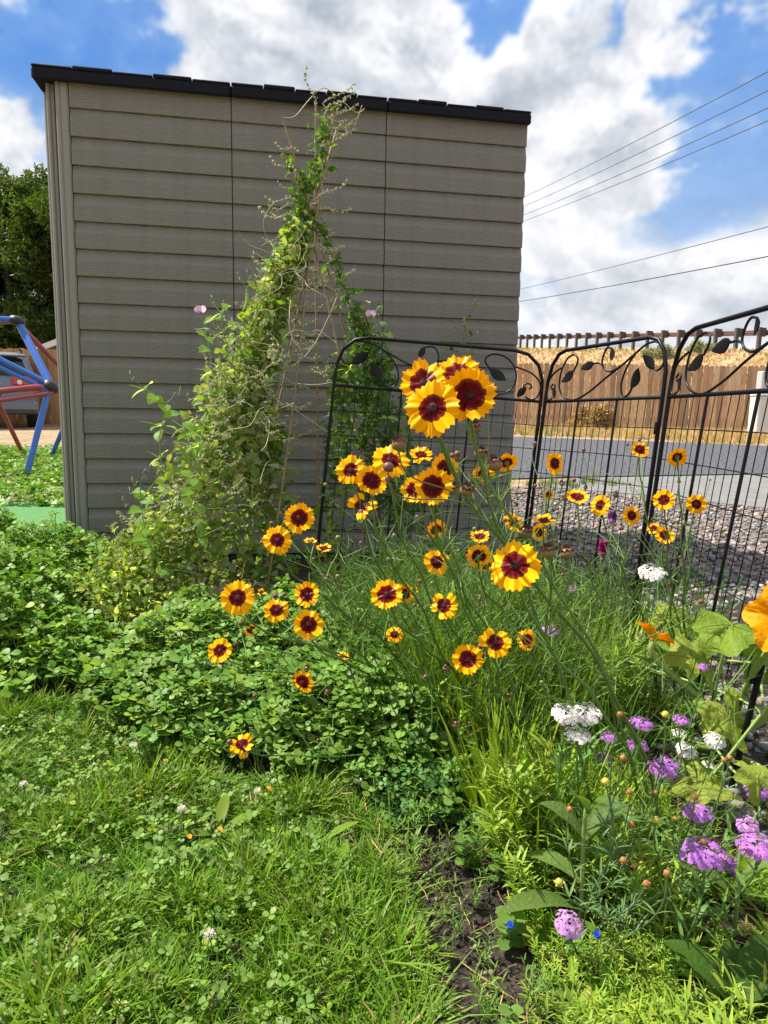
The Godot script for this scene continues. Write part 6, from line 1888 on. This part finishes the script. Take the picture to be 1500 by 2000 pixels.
func build_squash() -> void:
	var o := Vector3(0.70, 0, -1.25)
	var t := thing("squash_plant", "squash plant with broad yellow green leaves and orange flowers by the fence", "squash plant", o)
	var path := [Vector3(0.60, 0.02, -1.42), Vector3(0.66, 0.035, -1.30), Vector3(0.665, 0.10, -1.22), Vector3(0.69, 0.16, -1.17), Vector3(0.70, 0.26, -1.1), Vector3(0.72, 0.33, -1.05)]
	var pts := []
	for p in path: pts.append(p - o)
	var mb := MB.new()
	mb.tube(smooth_path(pts, 6), [0.010, 0.0095, 0.009, 0.0085], 9, Color(0.26, 0.33, 0.09))
	part("vine", mb.mesh(M.stem), t)
	mb = MB.new()
	var p2 := []
	for p in [Vector3(0.66, 0.035, -1.30), Vector3(0.70, 0.06, -1.18), Vector3(0.74, 0.03, -1.05), Vector3(0.78, 0.05, -0.95)]: p2.append(p - o)
	mb.tube(smooth_path(p2, 6), [0.0055], 7, Color(0.28, 0.34, 0.1)); part("vine", mb.mesh(M.stem), t)
	var lm := [squash_leaf(1), squash_leaf(4), squash_leaf(9)]
	var tones := [Color(0.13, 0.22, 0.03), Color(0.20, 0.27, 0.035), Color(0.27, 0.32, 0.045)]
	# x y z radius tilt-x tilt-z turn tone
	var lv := [[0.60, 0.20, -1.26, 0.07, 0.55, -0.3, 3.3, 2], [0.70, 0.26, -1.18, 0.08, 0.5, 0.15, 0.9, 1], [0.66, 0.24, -1.30, 0.07, 0.4, 0.2, 5.2, 1], [0.50, 0.16, -1.42, 0.055, 0.6, 0.0, 0.2, 1], [0.627, 0.19, -1.36, 0.068, 0.35, 0.2, 0.4, 0], [0.612, 0.30, -1.16, 0.078, 0.25, -0.1, 2.2, 1], [0.635, 0.12, -1.18, 0.070, 0.9, -0.25, 0.3, 2], [0.585, 0.14, -1.47, 0.060, 0.6, 0.3, 1.2, 1], [0.75, 0.19, -1.28, 0.07, 0.5, 0.0, 2.8, 0], [0.55, 0.045, -1.09, 0.058, 0.5, 0.3, 0.8, 2], [0.62, 0.075, -1.05, 0.05, 0.6, -0.3, 3.6, 2], [0.67, 0.13, -1.42, 0.065, 0.7, 0.1, 5.0, 0], [0.68, 0.20, -1.5, 0.06, 0.5, 0.2, 4.0, 1], [0.54, 0.12, -1.50, 0.055, 0.7, -0.1, 2.0, 0], [0.70, 0.36, -1.0, 0.055, 0.4, 0.3, 1.0, 0], [0.60, 0.24, -1.42, 0.045, 0.5, 0.5, 3.0, 2]]
	var k := 0
	for q in lv:
		var p := Vector3(q[0], q[1] + 0.035, q[2]) - o
		var b := Basis.from_euler(Vector3(q[4], 0, q[5])) * Basis(Vector3.UP, q[6])
		var lo := part("leaf", lm[k % 3], t, Transform3D(b.scaled_local(Vector3.ONE * q[3] * 0.92), p))
		lo.material_override = M["squash%d" % int(q[7])]
		mb = MB.new()
		var near: Vector3 = pts[clampi(k % 5, 1, 4)]
		mb.tube(bez(near, near + Vector3(0, 0.05, 0), p - b.y * 0.06, p, 9), [0.0034, 0.0026], 6, Color(0.24, 0.33, 0.09)); part("petiole", mb.mesh(M.stem), t)
		k += 1
	var fm := squash_flower()
	for q in [[0.566, 0.415, -0.95, 0.054, Vector3(-0.75, 0.35, 0.55)], [0.53, 0.285, -1.27, 0.042, Vector3(0.5, 0.75, -0.2)]]:
		var p := Vector3(q[0], q[1], q[2]) - o
		var n: Vector3 = q[4].normalized()
		part("flower", fm, t, Transform3D(along(n, 0.4).scaled_local(Vector3.ONE * q[3]), p - n * q[3] * 0.5))
		mb = MB.new()
		var e: Vector3 = p - n * q[3] * 0.5
		mb.tube(bez(Vector3(-0.02, 0.05, 0.0), Vector3(-0.02, e.y * 0.6, 0), e - n * 0.06, e, 10), [0.004, 0.0045, 0.006], 7, Color(0.24, 0.33, 0.09)); part("flower_stalk", mb.mesh(M.stem), t)
		mb = MB.new()
		for i in 5: mb.blade(e, Vector3(0, 0, 0) + n + along(n) * Vector3(cos(i * 1.2566), 0, sin(i * 1.2566)) * 0.8, along(n) * Vector3(-cos(i * 1.2566), 0, -sin(i * 1.2566)), 0.03, 0.006, LANCE, -0.3, 0.2, Color(0.2, 0.32, 0.07))
		part("calyx", mb.mesh(M.stem), t)

func build_broad_plants() -> void:
	var defs := [
		["hairy_plant", "soft hairy leaved plant with thick stem left of the flax", Vector3(0.272, 0, -0.83), 0.195, [[0.04, 0.16, Vector3(-0.9, 0.55, 0.25), 0.125, 0.031], [0.125, 0.15, Vector3(0.95, 0.25, 0.2), 0.06, 0.022], [0.135, 0.2, Vector3(0.55, 0.85, -0.2), 0.085, 0.036], [0.14, 0.2, Vector3(-0.5, 0.8, -0.2), 0.075, 0.03], [0.17, 0.2, Vector3(0.3, 1, 0.2), 0.06, 0.026], [0.18, 0.2, Vector3(-0.3, 1, 0.2), 0.055, 0.022], [0.155, 0.2, Vector3(0.9, 0.5, 0.1), 0.13, 0.012], [0.08, 0.2, Vector3(-0.7, 0.5, -0.4), 0.08, 0.028]]],
		["hairy_plant", "fuzzy pale leaved plant between the right candytuft heads", Vector3(0.475, 0, -0.82), 0.16, [[0.08, 0.1, Vector3(0.6, 1.0, -0.2), 0.11, 0.03], [0.06, 0.1, Vector3(-0.7, 1.0, -0.1), 0.09, 0.026], [0.04, 0.1, Vector3(-1, 0.5, 0.2), 0.10, 0.018], [0.10, 0.1, Vector3(0.1, 1.0, 0.3), 0.08, 0.024]]],
		["leafy_plant", "young plant with pointed pale leaves far back in the bed", Vector3(0.47, 0, -1.62), 0.28, [[0.14, 0, Vector3(-0.4, 1, 0.2), 0.08, 0.035], [0.16, 0, Vector3(0.5, 1, 0.2), 0.09, 0.04], [0.10, 0, Vector3(0.7, 0.6, 0.4), 0.09, 0.04], [0.20, 0, Vector3(-0.2, 1, -0.2), 0.08, 0.035], [0.22, 0, Vector3(0.3, 1, 0.1), 0.07, 0.03]]],
		["leafy_plant", "broad dark leaves crowding the lower right corner", Vector3(0.40, 0, -0.66), 0.08, [[0.02, 0, Vector3(-0.5, 0.9, 0.2), 0.10, 0.04], [0.02, 0, Vector3(0.5, 0.9, 0.1), 0.11, 0.045], [0.02, 0, Vector3(0.1, 1, -0.4), 0.10, 0.04], [0.03, 0, Vector3(-0.9, 0.6, -0.1), 0.09, 0.036], [0.04, 0, Vector3(0.9, 0.5, -0.3), 0.10, 0.04], [0.03, 0, Vector3(0.1, 0.8, 0.8), 0.08, 0.036], [0.05, 0, Vector3(-0.6, 0.9, -0.5), 0.10, 0.036], [0.05, 0, Vector3(0.6, 0.9, -0.5), 0.11, 0.04], [0.04, 0, Vector3(-0.8, 0.5, 0.5), 0.09, 0.034], [0.03, 0, Vector3(0.9, 0.4, 0.3), 0.10, 0.04]]],
		["leafy_plant", "low broad leaved plant at the left rim of the flower bed", Vector3(0.20, 0, -1.12), 0.08, [[0.02, 0, Vector3(-0.8, 0.8, 0.3), 0.09, 0.03], [0.02, 0, Vector3(0.4, 1, 0.4), 0.10, 0.034], [0.03, 0, Vector3(-0.2, 1, -0.3), 0.09, 0.03], [0.02, 0, Vector3(-0.9, 0.4, -0.3), 0.08, 0.026], [0.02, 0, Vector3(0.8, 0.7, 0.1), 0.08, 0.028]]]]
	var tint := [Color(0.20, 0.31, 0.08), Color(0.22, 0.33, 0.09), Color(0.19, 0.31, 0.06), Color(0.085, 0.175, 0.03), Color(0.2, 0.32, 0.045)]
	for i in defs.size():
		var d: Array = defs[i]
		var t := thing(d[0], d[1], "plant", d[2])
		var mb := MB.new()
		mb.tube(bez(Vector3.ZERO, Vector3(0.005, d[3] * 0.3, 0), Vector3(-0.005, d[3] * 0.7, 0), Vector3(0, d[3], 0), 10), [0.0042, 0.003], 7, Color(0.2, 0.29, 0.08))
		if d[0] == "hairy_plant":
			for h in 260:
				var q := Vector3(0, rf(0.01, d[3]), 0); var dd := rdir(); dd.y *= 0.3
				mb.tube([q + dd * 0.003, q + dd * 0.0075], [0.00014], 3, Color(0.4, 0.46, 0.25), false)
		part("stem", mb.mesh(M.stem), t)
		for l in d[4]:
			mb = MB.new()
			var side: Vector3 = l[2].normalized()
			mb.blade(Vector3(0, l[0], 0), side, (Vector3.UP - side * 0.3), l[3], l[4] * 1.1, [0.12, 0.36, 0.68, 0.9, 1.0, 0.97, 0.8, 0.5, 0.04], 0.9, 0.42, vary(tint[i], 0.12, 0.06), 0.015)
			part("leaf", mb.mesh(M.broad), t)
	# magenta blossoms by the fence foot and a thistle like pink bud
	var mag := [[0.56, 0.36, -1.72, 0.03, "magenta blossom standing before the shaded gravel"], [0.575, 0.44, -1.7, 0.026, "dull purple blossom above the magenta one"]]
	for m in mag:
		var foot := Vector3(m[0], 0, m[2])
		var t := thing("magenta_flower", m[4], "flower", foot)
		var lf := leafy_stem(Vector3(0.0, m[1], 0), Vector3.ZERO, 0.0016, 26, Vector2(0.02, 0.04), 0.005, Color(0.08, 0.16, 0.04))
		part("stem", lf[0], t); part("foliage", lf[1], t).set_meta("kind", "stuff")
		var mb := MB.new()
		for k in 14: mb.blade(rdir() * 0.004, rdir() + Vector3(0, 0.2, 0), rdir(), m[3] * 0.7, m[3] * 0.6, [0.4, 1.0, 0.9, 0.4], 0.6, 0.3, vary(Color(0.36, 0.015, 0.17) if m[3] > 0.028 else Color(0.22, 0.08, 0.24), 0.2, 0.1))
		part("flower", mb.mesh(M.soft_petal), t, Transform3D(Basis.IDENTITY.scaled(Vector3(0.7, 1.2, 0.7)), Vector3(0, m[1], 0)))
	# two upright weeds in the gravel behind the fence
	for w in [[1.02, -2.15, "small upright weed in the gravel behind the fence"], [1.11, -2.2, "second upright weed in the gravel, nearer the squash flower"]]:
		var lf := leafy_stem(Vector3(0.01, 0.22, 0), Vector3.ZERO, 0.0016, 60, Vector2(0.018, 0.035), 0.004, Color(0.08, 0.15, 0.05))
		var t := thing("gravel_weed", w[2], "weed", Vector3(w[0], 0.0, w[1]), "weeds in the gravel")
		part("stem", lf[0], t); part("foliage", lf[1], t).set_meta("kind", "stuff")

func _ready() -> void:
	rng.seed = 20240611
	setup_view()
	make_materials()
	M.clump = M.grass.duplicate(); M.clump.vertex_color_use_as_albedo = false; M.clump.albedo_color = lin(0.13, 0.215, 0.035)
	for k in 3:
		var m: StandardMaterial3D = M.leaf.duplicate(); m.vertex_color_use_as_albedo = false
		var tone: Color = [Color(0.18, 0.31, 0.04), Color(0.25, 0.37, 0.05), Color(0.35, 0.43, 0.07)][k]
		m.albedo_texture = ramp_tex(noise_image(61, 0.03, 4), lin(tone.r * 0.7, tone.g * 0.75, tone.b * 0.8), lin(tone.r * 1.3, tone.g * 1.2, tone.b * 1.1))
		m.normal_enabled = true; m.normal_texture = normal_tex(noise_image(62, 0.06, 3, 256, FastNoiseLite.TYPE_CELLULAR), 7.0)
		tri_tex(m, Vector3(12, 12, 12))
		M["squash%d" % k] = m
	M.squash_petal = leaf_mat(0.5, 0.9, 0.25)
	M.squash_petal.backlight = Color(0.95, 0.75, 0.2)
	M.squash_petal.normal_enabled = true; M.squash_petal.normal_texture = normal_tex(noise_image(63, 0.04, 4), 6.0)
	tri_tex(M.squash_petal, Vector3(14, 14, 14))
	M.broad = M.leaf.duplicate()
	M.broad.albedo_texture = ramp_tex(noise_image(64, 0.04, 4), Color(0.78, 0.8, 0.78), Color(1, 1, 1))
	M.broad.normal_enabled = true; M.broad.normal_texture = normal_tex(noise_image(65, 0.05, 3), 4.0)
	tri_tex(M.broad, Vector3(16, 16, 16))
	build_ground()
	build_gravel()
	build_shed()
	build_fence()
	build_far_right()
	build_far_left()
	build_lawn()
	build_soil_litter()
	build_teepee()
	build_vines()
	build_squash()
	build_broad_plants()
	build_candytuft()
	build_bed_greens()
	build_coreopsis()
